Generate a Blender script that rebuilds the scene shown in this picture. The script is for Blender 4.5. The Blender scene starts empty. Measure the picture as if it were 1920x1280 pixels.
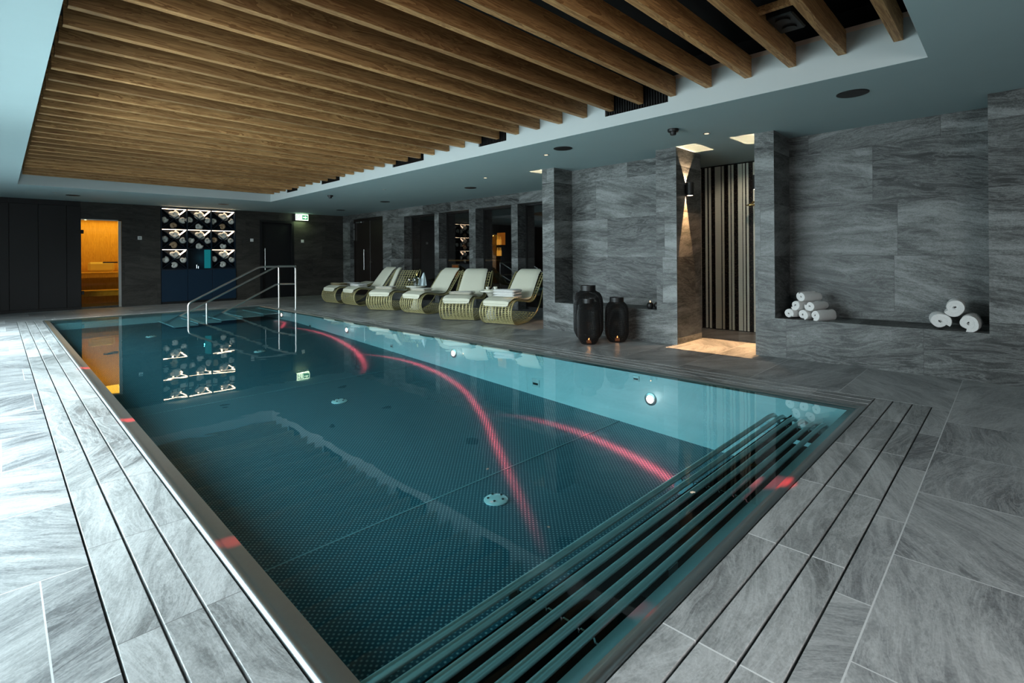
import bpy, math, random
from mathutils import Vector
random.seed(7)
C = bpy.context.scene.collection
PI = math.pi

# ------------------------------------------------------------------ mesh builder
class MB:
    def __init__(s): s.v=[]; s.f=[]; s.sm=[]
    def add(s, vs, fs, smooth=False):
        o=len(s.v); s.v+= [tuple(p) for p in vs]
        for f in fs: s.f.append(tuple(i+o for i in f)); s.sm.append(smooth)
        return s
    def box(s,x0,x1,y0,y1,z0,z1):
        vs=[(x,y,z) for x in (x0,x1) for y in (y0,y1) for z in (z0,z1)]
        return s.add(vs,[(0,1,3,2),(4,6,7,5),(0,4,5,1),(2,3,7,6),(0,2,6,4),(1,5,7,3)])
    def bev(s,x0,x1,y0,y1,z0,z1,b=.004):
        # box with chamfered edges all round
        vs=[];idx={}
        for i,x in enumerate((x0,x1)):
            for j,y in enumerate((y0,y1)):
                for k,z in enumerate((z0,z1)):
                    sx=b if i==0 else -b; sy=b if j==0 else -b; sz=b if k==0 else -b
                    for a,p in enumerate(((x,y+sy,z+sz),(x+sx,y,z+sz),(x+sx,y+sy,z))):
                        idx[(i,j,k,a)]=len(vs); vs.append(p)
        I=lambda i,j,k,a: idx[(i,j,k,a)]
        fs=[]
        for i in (0,1):
            fs.append(tuple(I(i,j,k,0) for j,k in ((0,0),(0,1),(1,1),(1,0))))
            fs.append(tuple(I(j,i,k,1) for j,k in ((0,0),(0,1),(1,1),(1,0))))
            fs.append(tuple(I(j,k,i,2) for j,k in ((0,0),(0,1),(1,1),(1,0))))
        for i in (0,1):
            for j in (0,1):
                fs.append((I(i,j,0,0),I(i,j,1,0),I(i,j,1,1),I(i,j,0,1)))
                fs.append((I(i,0,j,0),I(i,1,j,0),I(i,1,j,2),I(i,0,j,2)))
                fs.append((I(0,i,j,1),I(1,i,j,1),I(1,i,j,2),I(0,i,j,2)))
                for k in (0,1): fs.append((I(i,j,k,0),I(i,j,k,1),I(i,j,k,2)))
        return s.add(vs,fs)
    def tube(s,pts,r,n=8,cap=True,closed=False,flat=1.0,up=None):
        pts=[Vector(p) for p in pts]; m=len(pts); rings=[]
        nrm=None
        for i,p in enumerate(pts):
            if closed: t=(pts[(i+1)%m]-pts[i-1])
            else: t=(pts[min(i+1,m-1)]-pts[max(i-1,0)])
            t.normalize()
            if nrm is None:
                ref=Vector(up) if up else (Vector((0,0,1)) if abs(t.z)<.9 else Vector((1,0,0)))
                nrm=(ref-t*ref.dot(t)).normalized()
            else: nrm=(nrm-t*nrm.dot(t)).normalized()
            b=t.cross(nrm); rr=r[i] if isinstance(r,(list,tuple)) else r
            rings.append([p+nrm*(math.cos(2*PI*k/n)*rr)+b*(math.sin(2*PI*k/n)*rr*flat) for k in range(n)])
        vs=[q for R in rings for q in R]; fs=[]
        for i in range(m if closed else m-1):
            j=(i+1)%m
            for k in range(n):
                l=(k+1)%n; fs.append((i*n+k,i*n+l,j*n+l,j*n+k))
        if cap and not closed:
            fs.append(tuple(range(n-1,-1,-1))); fs.append(tuple((m-1)*n+k for k in range(n)))
        return s.add(vs,fs,True)
    def lathe(s,prof,cx=0,cy=0,cz=0,n=32,ax='z'):
        vs=[];fs=[]
        for r,h in prof:
            for k in range(n):
                a=2*PI*k/n; u,w=r*math.cos(a),r*math.sin(a)
                vs.append({'z':(cx+u,cy+w,cz+h),'y':(cx+u,cy+h,cz+w),'x':(cx+h,cy+u,cz+w)}[ax])
        m=len(prof)
        for i in range(m-1):
            for k in range(n):
                l=(k+1)%n; fs.append((i*n+k,i*n+l,(i+1)*n+l,(i+1)*n+k))
        fs.append(tuple(range(n-1,-1,-1))); fs.append(tuple((m-1)*n+k for k in range(n)))
        return s.add(vs,fs,True)
    def prism(s,poly,a0,a1,ax='y'):
        m=len(poly)
        def P(u,w,a): return {'y':(u,a,w),'x':(a,u,w),'z':(u,w,a)}[ax]
        vs=[P(u,w,a0) for u,w in poly]+[P(u,w,a1) for u,w in poly]
        fs=[tuple(range(m)),tuple(range(2*m-1,m-1,-1))]+[(i,i+m,(i+1)%m+m,(i+1)%m) for i in range(m)]
        return s.add(vs,fs)
    def grid(s,fn,nu,nv,smooth=True):
        vs=[fn(i/nu,j/nv) for i in range(nu+1) for j in range(nv+1)]
        fs=[(i*(nv+1)+j,(i+1)*(nv+1)+j,(i+1)*(nv+1)+j+1,i*(nv+1)+j+1) for i in range(nu) for j in range(nv)]
        return s.add(vs,fs,smooth)
    def build(s,name,mat,parent=None,loc=None,fix=True):
        me=bpy.data.meshes.new(name); me.from_pydata(s.v,[],s.f); me.update()
        me.polygons.foreach_set('use_smooth',s.sm)
        if fix:
            import bmesh
            b=bmesh.new(); b.from_mesh(me); bmesh.ops.recalc_face_normals(b,faces=b.faces); b.to_mesh(me); b.free()
        if any(s.sm):
            try: me.set_sharp_from_angle(angle=math.radians(40))
            except Exception: pass
        if mat: me.materials.append(mat)
        o=bpy.data.objects.new(name,me); C.objects.link(o)
        if parent: o.parent=parent
        if loc: o.location=loc
        return o
def tag(o,label,cat=None,group=None,kind=None):
    o['label']=label
    if cat: o['category']=cat
    if group: o['group']=group
    if kind: o['kind']=kind
    return o
def empty(name,loc,label,cat,group=None,rz=0):
    o=bpy.data.objects.new(name,None); C.objects.link(o); o.location=loc; o.rotation_euler=(0,0,rz)
    o.empty_display_size=.1
    return tag(o,label,cat,group)
def struct(mb,name,mat,label,cat):
    o=mb.build(name,mat); tag(o,label,cat,None,'structure'); return o
def dup(root,name=None,loc=None,rz=None,label=None,group=None):
    r=root.copy(); C.objects.link(r)
    if loc: r.location=loc
    if rz is not None: r.rotation_euler=(0,0,rz)
    if label: r['label']=label
    if group: r['group']=group
    for ch in list(root.children):
        c=ch.copy(); C.objects.link(c); c.parent=r
        for g in ch.children:
            d=g.copy(); C.objects.link(d); d.parent=c
    return r

# ------------------------------------------------------------------ node helper
class NT:
    def __init__(s,nt): s.nt=nt; nt.nodes.clear()
    def n(s,t,ins=None,**kw):
        nd=s.nt.nodes.new(t)
        for k,v in kw.items(): setattr(nd,k,v)
        for k,v in (ins or {}).items():
            sock=nd.inputs[k]
            if hasattr(v,'is_output') or isinstance(v,bpy.types.NodeSocket): s.nt.links.new(v,sock)
            else: sock.default_value=v
        return nd
    def m(s,op,a,b=0.,c=0.):
        nd=s.n('ShaderNodeMath',operation=op)
        for i,v in enumerate((a,b,c)):
            if isinstance(v,bpy.types.NodeSocket): s.nt.links.new(v,nd.inputs[i])
            else: nd.inputs[i].default_value=v
        return nd.outputs[0]
    def mix(s,f,a,b,bt='MIX'):
        nd=s.n('ShaderNodeMix',data_type='RGBA',blend_type=bt)
        for i,v in ((0,f),(6,a),(7,b)):
            if isinstance(v,bpy.types.NodeSocket): s.nt.links.new(v,nd.inputs[i])
            else: nd.inputs[i].default_value=v if i==0 else (*v,1)[:4]
        return nd.outputs[2]
    def ramp(s,f,stops):
        nd=s.n('ShaderNodeValToRGB',{0:f}); e=nd.color_ramp.elements
        while len(e)<len(stops): e.new(.5)
        for i,(p,c) in enumerate(stops):
            e[i].position=p; e[i].color=(*c,1) if len(c)==3 else c
        return nd.outputs[0]
    def noise(s,vec,scale,detail=4,rough=.5,dist=0.):
        nd=s.n('ShaderNodeTexNoise',{'Vector':vec,'Scale':scale,'Detail':detail,'Roughness':rough,'Distortion':dist}); return nd.outputs['Fac']
    def vec(s,x,y,z=0.):
        nd=s.n('ShaderNodeCombineXYZ')
        for i,v in enumerate((x,y,z)):
            if isinstance(v,bpy.types.NodeSocket): s.nt.links.new(v,nd.inputs[i])
            else: nd.inputs[i].default_value=v
        return nd.outputs[0]
def newmat(name):
    m=bpy.data.materials.new(name); m.use_nodes=True; return m,NT(m.node_tree)
def simple(name,col,rough=.5,metal=0.,emis=None,es=0.,nscale=0,namt=.15,bump=0.,coat=0.,sheen=0.,obj=True):
    m,t=newmat(name)
    b=t.n('ShaderNodeBsdfPrincipled',{'Base Color':(*col,1),'Roughness':rough,'Metallic':metal})
    if nscale:
        tc=t.n('ShaderNodeTexCoord').outputs['Object']
        f=t.noise(tc,nscale,4,.6)
        c=t.mix(f,[x*(1-namt) for x in col],[min(1,x*(1+namt)) for x in col])
        t.nt.links.new(c,b.inputs['Base Color'])
        if bump:
            bp=t.n('ShaderNodeBump',{'Height':f,'Strength':bump,'Distance':.01}); t.nt.links.new(bp.outputs[0],b.inputs['Normal'])
    if emis: b.inputs['Emission Color'].default_value=(*emis,1); b.inputs['Emission Strength'].default_value=es
    if coat: b.inputs['Coat Weight'].default_value=coat
    if sheen: b.inputs['Sheen Weight'].default_value=sheen
    t.n('ShaderNodeOutputMaterial',{0:b.outputs[0]})
    return m
def emit(name,col,s):
    m,t=newmat(name); e=t.n('ShaderNodeEmission',{0:(*col,1),1:s}); t.n('ShaderNodeOutputMaterial',{0:e.outputs[0]}); return m

def stone(name,tw,th,ou,ov,c_dark,c_mid,c_light,grout,gw=.0016,rough=(.3,.5),spec=.5,stag=True,rot=.5,bump=.25,axis=None,swap=False):
    """large format quartzite tiles laid in world space"""
    m,t=newmat(name)
    g=t.n('ShaderNodeNewGeometry'); P=t.n('ShaderNodeSeparateXYZ',{0:g.outputs['Position']}); N=t.n('ShaderNodeSeparateXYZ',{0:g.outputs['True Normal']})
    nx=t.m('GREATER_THAN',t.m('ABSOLUTE',N.outputs[0]),.5); nz=t.m('GREATER_THAN',t.m('ABSOLUTE',N.outputs[2]),.5)
    px,py,pz=P.outputs
    u=t.m('ADD',t.m('MULTIPLY',nx,py),t.m('MULTIPLY',t.m('SUBTRACT',1.,nx),px))
    v=t.m('ADD',t.m('MULTIPLY',nz,py),t.m('MULTIPLY',t.m('SUBTRACT',1.,nz),pz))
    if swap: u,v=v,u
    u=t.m('ADD',u,ou); v=t.m('ADD',v,ov)
    row=t.m('FLOOR',t.m('DIVIDE',v,th))
    wr=t.n('ShaderNodeTexWhiteNoise',{'W':t.m('ADD',row,t.m('MULTIPLY',nx,17.3))},noise_dimensions='1D').outputs[0]
    uu=t.m('ADD',u,t.m('MULTIPLY',wr,tw*(1 if stag else 0.)))
    col=t.m('FLOOR',t.m('DIVIDE',uu,tw))
    rnd=t.n('ShaderNodeTexWhiteNoise',{'Vector':t.vec(col,row,nx)},noise_dimensions='3D')
    rc=t.n('ShaderNodeSeparateXYZ',{0:rnd.outputs['Color']}).outputs
    fu=t.m('FRACT',t.m('DIVIDE',uu,tw)); fv=t.m('FRACT',t.m('DIVIDE',v,th))
    du=t.m('MULTIPLY',t.m('MINIMUM',fu,t.m('SUBTRACT',1.,fu)),tw); dv=t.m('MULTIPLY',t.m('MINIMUM',fv,t.m('SUBTRACT',1.,fv)),th)
    gl=t.m('LESS_THAN',t.m('MINIMUM',du,dv),gw)
    ang=t.m('MULTIPLY',t.m('SUBTRACT',rc[0],.5),rot*2)
    base=t.n('ShaderNodeVectorRotate',{'Vector':t.vec(u,v,0.),'Angle':ang},rotation_type='Z_AXIS').outputs[0]
    off=t.n('ShaderNodeVectorMath',{0:rnd.outputs['Color'],1:(31.,17.,9.)},operation='MULTIPLY').outputs[0]
    p=t.n('ShaderNodeVectorMath',{0:base,1:off},operation='ADD').outputs[0]
    st=lambda a,b: t.n('ShaderNodeVectorMath',{0:p,1:(a,b,1.)},operation='MULTIPLY').outputs[0]
    warp=t.n('ShaderNodeTexNoise',{'Vector':p,'Scale':1.3,'Detail':2.}).outputs['Color']
    pw=t.n('ShaderNodeVectorMath',{0:p,1:t.n('ShaderNodeVectorMath',{0:warp,'Scale':.22},operation='SCALE').outputs[0]},operation='ADD').outputs[0]
    stw=lambda a,b: t.n('ShaderNodeVectorMath',{0:pw,1:(a,b,1.)},operation='MULTIPLY').outputs[0]
    n1=t.noise(stw(.7,3.6),1.5,5,.62,.5)
    n2=t.noise(stw(20.,40.),1.3,6,.68,.3)
    n3=t.noise(st(90.,140.),1.,2,.6)
    n4=t.noise(stw(.9,6.),2.0,6,.75,.9)
    vein=t.m('POWER',t.m('SUBTRACT',1.,t.m('ABSOLUTE',t.m('MULTIPLY',t.m('SUBTRACT',n4,.5),5.))),6.)
    vein=t.m('MAXIMUM',vein,0.)
    f=t.m('ADD',t.m('MULTIPLY',n1,1.05),t.m('MULTIPLY',n2,.30))
    f=t.m('ADD',f,t.m('MULTIPLY',t.m('SUBTRACT',n3,.5),.35))
    f=t.m('ADD',f,t.m('MULTIPLY',t.m('SUBTRACT',rc[1],.5),.22))
    f=t.m('SUBTRACT',f,.20)
    c=t.ramp(f,[(.30,c_dark),(.47,c_mid),(.70,c_light)])
    c=t.mix(t.m('MULTIPLY',vein,.35),c,[min(1,x*1.5) for x in c_light])
    c=t.mix(gl,c,grout)
    r=t.m('ADD',t.m('MULTIPLY',n2,rough[1]-rough[0]),rough[0])
    hgt=t.m('SUBTRACT',t.m('ADD',n2,t.m('MULTIPLY',n3,.5)),t.m('MULTIPLY',gl,.6))
    bp=t.n('ShaderNodeBump',{'Height':hgt,'Strength':bump,'Distance':.004})
    b=t.n('ShaderNodeBsdfPrincipled',{'Base Color':c,'Roughness':r,'Normal':bp.outputs[0],'Specular IOR Level':spec})
    t.n('ShaderNodeOutputMaterial',{0:b.outputs[0]})
    return m
def wood(name,c1,c2,axis=0,scale=1.,rough=.55,perobj=True):
    m,t=newmat(name)
    tc=t.n('ShaderNodeTexCoord').outputs['Object']
    oi=t.n('ShaderNodeObjectInfo').outputs['Random']
    sc=[9.,9.,9.]; sc[axis]=.7
    v=t.n('ShaderNodeVectorMath',{0:tc,1:tuple(sc)},operation='MULTIPLY').outputs[0]
    v=t.n('ShaderNodeVectorMath',{0:v,1:t.vec(t.m('MULTIPLY',oi,40.),t.m('MULTIPLY',oi,11.),t.m('MULTIPLY',oi,23.))},operation='ADD').outputs[0]
    n1=t.noise(v,scale*1.2,4,.6,1.4); n2=t.noise(v,scale*8,3,.6,.4)
    w=t.m('FRACT',t.m('MULTIPLY',n1,7.))
    f=t.m('ADD',t.m('MULTIPLY',w,.45),t.m('MULTIPLY',n2,.55))
    c=t.ramp(f,[(.2,c1),(.8,c2)])
    br=t.m('ADD',.72,t.m('MULTIPLY',oi,.5))
    c=t.n('ShaderNodeVectorMath',{0:c,'Scale':br},operation='SCALE').outputs[0]
    b=t.n('ShaderNodeBsdfPrincipled',{'Base Color':c,'Roughness':rough})
    t.n('ShaderNodeOutputMaterial',{0:b.outputs[0]}); return m

# ------------------------------------------------------------------ materials
M={}
M['floor']=stone('quartzite floor tile',.72,.72,.05,.384,(.15,.155,.16),(.29,.30,.305),(.48,.49,.49),(.68,.69,.69),gw=.0026,rough=(.24,.42),stag=True,rot=.9,spec=.5)
M['strip_x']=stone('quartzite strip tile along x',.72,40.,-.02,20.,(.15,.155,.155),(.29,.30,.30),(.50,.51,.51),(.8,.81,.81),gw=.0032,rough=(.26,.45),stag=False,rot=.3)
M['strip_y']=stone('quartzite strip tile along y',.72,40.,-.475,20.,(.15,.155,.155),(.29,.30,.30),(.50,.51,.51),(.2,.2,.2),gw=.002,rough=(.26,.45),stag=False,rot=.6,swap=True)
M['wall']=stone('quartzite wall tile',1.2,.6,.3,.06,(.030,.032,.031),(.088,.093,.090),(.27,.28,.275),(.05,.05,.05),gw=.0014,rough=(.35,.6),rot=.22)
M['wallb']=stone('dark wall tile',1.2,.6,.0,.06,(.02,.0185,.016),(.034,.031,.027),(.07,.064,.055),(.015,.015,.015),gw=.0014,rough=(.4,.6),rot=.2)
M['ceil']=simple('painted ceiling',(.44,.57,.585),.75,nscale=3,namt=.03)
M['fascia']=simple('painted fascia',(.55,.6,.6),.7,nscale=3,namt=.03)
M['board']=simple('raw plasterboard edge',(.75,.6,.5),.8,nscale=8,namt=.1)
M['void']=simple('black plenum',(.006,.006,.006),.9)
M['black']=simple('black metal',(.012,.012,.012),.45)
M['darkpanel']=simple('black stained panel',(.007,.0075,.009),.45,nscale=14,namt=.3)
M['darkwood']=simple('dark brown door',(.014,.009,.007),.4,nscale=10,namt=.3)
M['navy']=simple('navy lacquer',(.006,.03,.062),.4)
M['navyin']=simple('navy shelf board',(.006,.018,.035),.5)
M['cedar']=wood('cedar slat',(.27,.125,.042),(.66,.40,.18),0)
M['saunawood']=wood('sauna spruce',(.66,.45,.2),(.85,.64,.34),2)
M['steel']=simple('brushed stainless steel',(.55,.58,.58),.35,1.,nscale=60,namt=.06)
M['rim']=simple('satin stainless rim',(.55,.6,.61),.38,1.,nscale=40,namt=.06)
M['rail']=simple('polished handrail steel',(.62,.62,.6),.34,1.,nscale=30,namt=.05)
M['polished']=simple('mirror steel',(.8,.83,.83),.12,1.,nscale=20,namt=.05)
M['tube']=simple('satin tube steel',(.76,.8,.8),.3,.86,nscale=20,namt=.04)
M['inlet']=simple('bright chrome inlet',(.9,.93,.93),.25,.45)
M['gutter']=simple('dark gutter',(.01,.01,.01),.8)
M['white']=simple('white plastic',(.75,.75,.73),.4)
M['towel']=simple('white terry towel',(.82,.81,.79),.95,nscale=130,namt=.1,bump=.6,sheen=.4)
M['towelcream']=simple('cream folded towel',(.78,.74,.64),.95,nscale=130,namt=.1,bump=.6,sheen=.3)
M['toweltan']=simple('tan folded towel',(.52,.44,.29),.95,nscale=130,namt=.1,bump=.6)
M['pad']=simple('off white outdoor cushion',(.66,.65,.54),.85,nscale=90,namt=.06,bump=.15)
M['wicker']=simple('olive gold wire',(.42,.38,.2),.45,.25,nscale=30,namt=.2)
M['tablew']=simple('white table lacquer',(.74,.73,.64),.35)
M['glassdark']=simple('dark bottle glass',(.02,.05,.02),.08,coat=1.)
M['gold']=simple('gold foil',(.8,.6,.25),.35,1.)
M['napkin']=simple('pale blue napkin',(.62,.72,.75),.85,nscale=30,namt=.1,bump=.4)
M['shellw']=simple('white spiral shell',(.72,.71,.66),.35,nscale=25,namt=.25,bump=.2)
M['shellt']=simple('tan spiral shell',(.55,.38,.24),.35,nscale=25,namt=.3,bump=.2)
M['shellg']=simple('grey spiral shell',(.5,.52,.5),.4,nscale=25,namt=.3,bump=.2)
M['ledwarm']=emit('warm led strip',(1.,.74,.5),9.)
M['litboard']=emit('glowing lit board',(1.,.74,.52),6.)
M['cyanled']=emit('cyan led glow',(.01,.16,.18),1.)
M['flame']=emit('candle flame',(1.,.42,.14),14.)
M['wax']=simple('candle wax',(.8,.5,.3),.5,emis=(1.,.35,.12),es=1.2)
M['exitbox']=emit('lit exit panel',(.80,1.,.72),2.6)
M['exitgreen']=emit('exit green',(.08,.42,.2),1.)
M['uwlight']=emit('underwater lamp lens',(1.,.5,.45),7.)
M['sconceglow']=emit('sconce lens',(1.,.8,.6),6.)
M['downglow']=emit('downlight lens',(1.,.75,.5),1.6)
M['amber']=emit('amber glow',(1.,.34,.04),.35)
M['amberdim']=emit('dim amber glow',(.35,.13,.03),.5)
M['pink']=emit('salmon glow streak',(1.,.42,.34),.9)
# stripes mosaic
m,t=newmat('striped mosaic')
g=t.n('ShaderNodeNewGeometry'); P=t.n('ShaderNodeSeparateXYZ',{0:g.outputs['Position']}).outputs
a=t.m('MULTIPLY',t.m('ABSOLUTE',t.m('SUBTRACT',t.m('FRACT',t.m('DIVIDE',P[1],.016)),.5)),2.)
bq=t.m('MULTIPLY',t.m('ABSOLUTE',t.m('SUBTRACT',t.m('FRACT',t.m('DIVIDE',P[2],.016)),.5)),2.)
gr=t.m('GREATER_THAN',t.m('MAXIMUM',a,bq),.86)
cell=t.n('ShaderNodeTexWhiteNoise',{'Vector':t.vec(t.m('FLOOR',t.m('DIVIDE',P[1],.016)),t.m('FLOOR',t.m('DIVIDE',P[2],.016)),0.)},noise_dimensions='3D').outputs[0]
c=t.ramp(cell,[(0.,(.010,.008,.007)),(.8,(.03,.024,.02)),(1.,(.1,.07,.05))])
c=t.mix(gr,c,(.015,.013,.012))
b=t.n('ShaderNodeBsdfPrincipled',{'Base Color':c,'Roughness':.2}); t.n('ShaderNodeOutputMaterial',{0:b.outputs[0]}); M['mosaic']=m
m,t=newmat('cream mosaic stripe')
g=t.n('ShaderNodeNewGeometry'); P=t.n('ShaderNodeSeparateXYZ',{0:g.outputs['Position']}).outputs
bq=t.m('MULTIPLY',t.m('ABSOLUTE',t.m('SUBTRACT',t.m('FRACT',t.m('DIVIDE',P[2],.016)),.5)),2.)
c=t.mix(t.m('GREATER_THAN',bq,.86),(.85,.84,.72),(.4,.38,.33))
b=t.n('ShaderNodeBsdfPrincipled',{'Base Color':c,'Roughness':.25}); t.n('ShaderNodeOutputMaterial',{0:b.outputs[0]}); M['cream']=m
# dimpled pool steel
m,t=newmat('dimpled pool steel')
g=t.n('ShaderNodeNewGeometry'); P=t.n('ShaderNodeSeparateXYZ',{0:g.outputs['Position']}).outputs
s=.034
def dots(ox):
    a=t.m('SUBTRACT',t.m('FRACT',t.m('ADD',t.m('DIVIDE',P[0],s),ox)),.5); b_=t.m('SUBTRACT',t.m('FRACT',t.m('ADD',t.m('DIVIDE',P[1],s),ox)),.5)
    d=t.m('SQRT',t.m('ADD',t.m('MULTIPLY',a,a),t.m('MULTIPLY',b_,b_)))
    return t.m('MAXIMUM',t.m('SUBTRACT',1.,t.m('DIVIDE',d,.24)),0.)
d=t.m('MAXIMUM',dots(0.),dots(.5))
bn=t.noise(g.outputs['Position'],1.2,3)
c=t.mix(t.m('MINIMUM',t.m('MULTIPLY',d,1.3),1.),(.035,.125,.165),(.40,.56,.60))
c=t.mix(t.m('MULTIPLY',bn,.25),c,(.02,.08,.11))
bp=t.n('ShaderNodeBump',{'Height':d,'Strength':.35,'Distance':.004})
b=t.n('ShaderNodeBsdfPrincipled',{'Base Color':c,'Roughness':.5,'Metallic':.35,'Normal':bp.outputs[0]})
t.n('ShaderNodeOutputMaterial',{0:b.outputs[0]}); M['dimple']=m
m,t=newmat('smooth pool steel')
g=t.n('ShaderNodeNewGeometry')
v=t.n('ShaderNodeVectorMath',{0:g.outputs['Position'],1:(1.,.35,6.)},operation='MULTIPLY').outputs[0]
f=t.noise(v,1.5,3); c=t.mix(f,(.62,.7,.72),(.78,.84,.85))
b=t.n('ShaderNodeBsdfPrincipled',{'Base Color':c,'Roughness':.42,'Metallic':.35}); t.n('ShaderNodeOutputMaterial',{0:b.outputs[0]}); M['poolwall']=m
# water surface
m,t=newmat('pool water surface')
g=t.n('ShaderNodeNewGeometry')
n1=t.noise(g.outputs['Position'],2.2,2,.5,.4); n2=t.noise(g.outputs['Position'],6.,2,.5,.5)
msk=t.m('POWER',t.noise(g.outputs['Position'],.7,1),3.)
h=t.m('ADD',n1,t.m('MULTIPLY',t.m('MULTIPLY',n2,msk),.5))
bp=t.n('ShaderNodeBump',{'Height':h,'Strength':.07,'Distance':.016})
dt=t.n('ShaderNodeVectorMath',{0:g.outputs['Incoming'],1:bp.outputs[0]},operation='DOT_PRODUCT').outputs['Value']
fr=t.m('ADD',.02,t.m('MULTIPLY',.98,t.m('POWER',t.m('SUBTRACT',1.,t.m('MINIMUM',t.m('ABSOLUTE',dt),1.)),5.)))
tr=t.n('ShaderNodeBsdfTransparent',{0:(.56,.86,.885,1)})
gl=t.n('ShaderNodeBsdfGlossy',{'Color':(1,1,1,1),'Roughness':.015,'Normal':bp.outputs[0]})
mx=t.n('ShaderNodeMixShader',{0:fr,1:tr.outputs[0],2:gl.outputs[0]}); t.n('ShaderNodeOutputMaterial',{0:mx.outputs[0]}); M['water']=m
def glassmat(name,tint,f0=.05):
    m,t=newmat(name); g=t.n('ShaderNodeNewGeometry')
    dt=t.n('ShaderNodeVectorMath',{0:g.outputs['Incoming'],1:g.outputs['Normal']},operation='DOT_PRODUCT').outputs['Value']
    fr=t.m('ADD',f0,t.m('MULTIPLY',1-f0,t.m('POWER',t.m('SUBTRACT',1.,t.m('MINIMUM',t.m('ABSOLUTE',dt),1.)),5.)))
    tr=t.n('ShaderNodeBsdfTransparent',{0:(*tint,1)}); gl=t.n('ShaderNodeBsdfGlossy',{'Color':(1,1,1,1),'Roughness':.01})
    mx=t.n('ShaderNodeMixShader',{0:fr,1:tr.outputs[0],2:gl.outputs[0]}); t.n('ShaderNodeOutputMaterial',{0:mx.outputs[0]}); return m
M['glass']=glassmat('window glass',(.8,.8,.8),.09)
M['sauna_glass']=glassmat('bronze sauna glass',(.95,.86,.55),.03)

# ------------------------------------------------------------------ camera
cam=bpy.data.cameras.new('camera'); co=bpy.data.objects.new('camera',cam); C.objects.link(co)
F=951.8; cam.sensor_width=36; cam.sensor_fit='HORIZONTAL'; cam.lens=F/1920*36
cam.shift_y=-(640-482.8)/1920; cam.clip_start=.05
yaw=math.radians(45.335); roll=math.radians(.452)
co.location=(0,0,1.15)
from mathutils import Euler, Matrix
R=Matrix.Rotation(-yaw,4,'Z')@Matrix.Rotation(PI/2,4,'X')@Matrix.Rotation(-roll,4,'Z')
co.rotation_euler=R.to_euler()
bpy.context.scene.camera=co

# ------------------------------------------------------------------ dimensions
ZC=2.57; YB=15.84; XW=6.19
PX0,PX1,PY0,PY1=.686,4.49,.90,13.26          # water opening inside the rims
# ------------------------------------------------------------------ floor
mb=MB()
mb.box(-1.5,.2345,-2.5,YB,-.12,0)                  # left
mb.box(4.945,8.6,-2.5,17.8,-.12,0)                 # right
mb.box(.2345,4.945,-2.5,.4405,-.12,0)              # near
mb.box(.2345,4.945,13.62,17.8,-.12,0)              # back
struct(mb,'floor',M['floor'],'grey quartzite floor tiles around the pool','floor')
mb=MB(); mb.box(.2345,.60,.4405,13.62,-.12,-.06); mb.box(4.58,4.945,.4405,13.62,-.12,-.06); mb.box(.6,4.58,.4405,.80,-.12,-.06); mb.box(.6,4.58,13.38,13.62,-.12,-.06)
struct(mb,'trim_1',M['gutter'],'dark overflow gutter under the slotted deck edge','gutter')
g=.0045
k=2
L=['outer','middle','inner']
for i,(a,b) in enumerate(((.2385,.358),(.358,.475),(.475,.594))):
    mb=MB(); mb.bev(a+g,b-g,.80,13.46+.0*i,-.045,0,.002)
    struct(mb,'trim_%d'%k,M['strip_y'],'%s row of narrow grey deck slabs along the left pool edge'%L[i],'deck strip'); k+=1
for i,(a,b) in enumerate(((.4446,.56),(.56,.68),(.68,.796))):
    mb=MB(); mb.bev(.2385,4.94,a+g,b-g,-.045,0,.002)
    struct(mb,'trim_%d'%k,M['strip_x'],'%s row of narrow grey deck slabs along the near pool edge'%L[i],'deck strip'); k+=1
for i,(a,b) in enumerate(((4.827,4.943),(4.708,4.827),(4.589,4.708))):
    mb=MB(); mb.bev(a+g,b-g,.80,13.46,-.045,0,.002)
    struct(mb,'trim_%d'%k,M['strip_y'],'%s row of narrow grey deck slabs along the right pool edge'%L[i],'deck strip'); k+=1
mb=MB(); mb.bev(.2385,4.94,13.47,13.615,-.045,0,.002)
struct(mb,'trim_%d'%k,M['strip_x'],'single row of grey deck slabs along the far pool edge','deck strip'); k+=1

# ------------------------------------------------------------------ pool
pool=empty('swimming_pool',(2.59,7.,-.62),'long stainless steel overflow pool filled with teal water','pool')
def rel(mb,e):
    l=e.location; mb.v=[(x-l[0],y-l[1],z-l[2]) for x,y,z in mb.v]; return mb
def zf(y): return max(-.62,min(-.2,-.60+.042*(y-1.5)))
ys=[PY0-.03]+[1.+.5*i for i in range(25)]+[PY1+.03]
mb=MB()
mb.add([(x,y,zf(y)) for y in ys for x in (PX0-.03,PX1+.03)],[(2*i,2*i+1,2*i+3,2*i+2) for i in range(len(ys)-1)])
rel(mb,pool).build('basin_floor',M['dimple'],pool)
mb=MB()
for x,d in ((PX0,-.02),(PX1,.02)):
    for i in range(len(ys)-1):
        a,b=ys[i],ys[i+1]; mb.add([(x,a,zf(a)-.01),(x,b,zf(b)-.01),(x,b,-.02),(x,a,-.02)],[(0,1,2,3)])
for y in (PY0,PY1): mb.add([(PX0,y,zf(y)-.01),(PX1,y,zf(y)-.01),(PX1,y,-.02),(PX0,y,-.02)],[(0,1,2,3)])
rel(mb,pool).build('basin_wall',M['poolwall'],pool)
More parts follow.
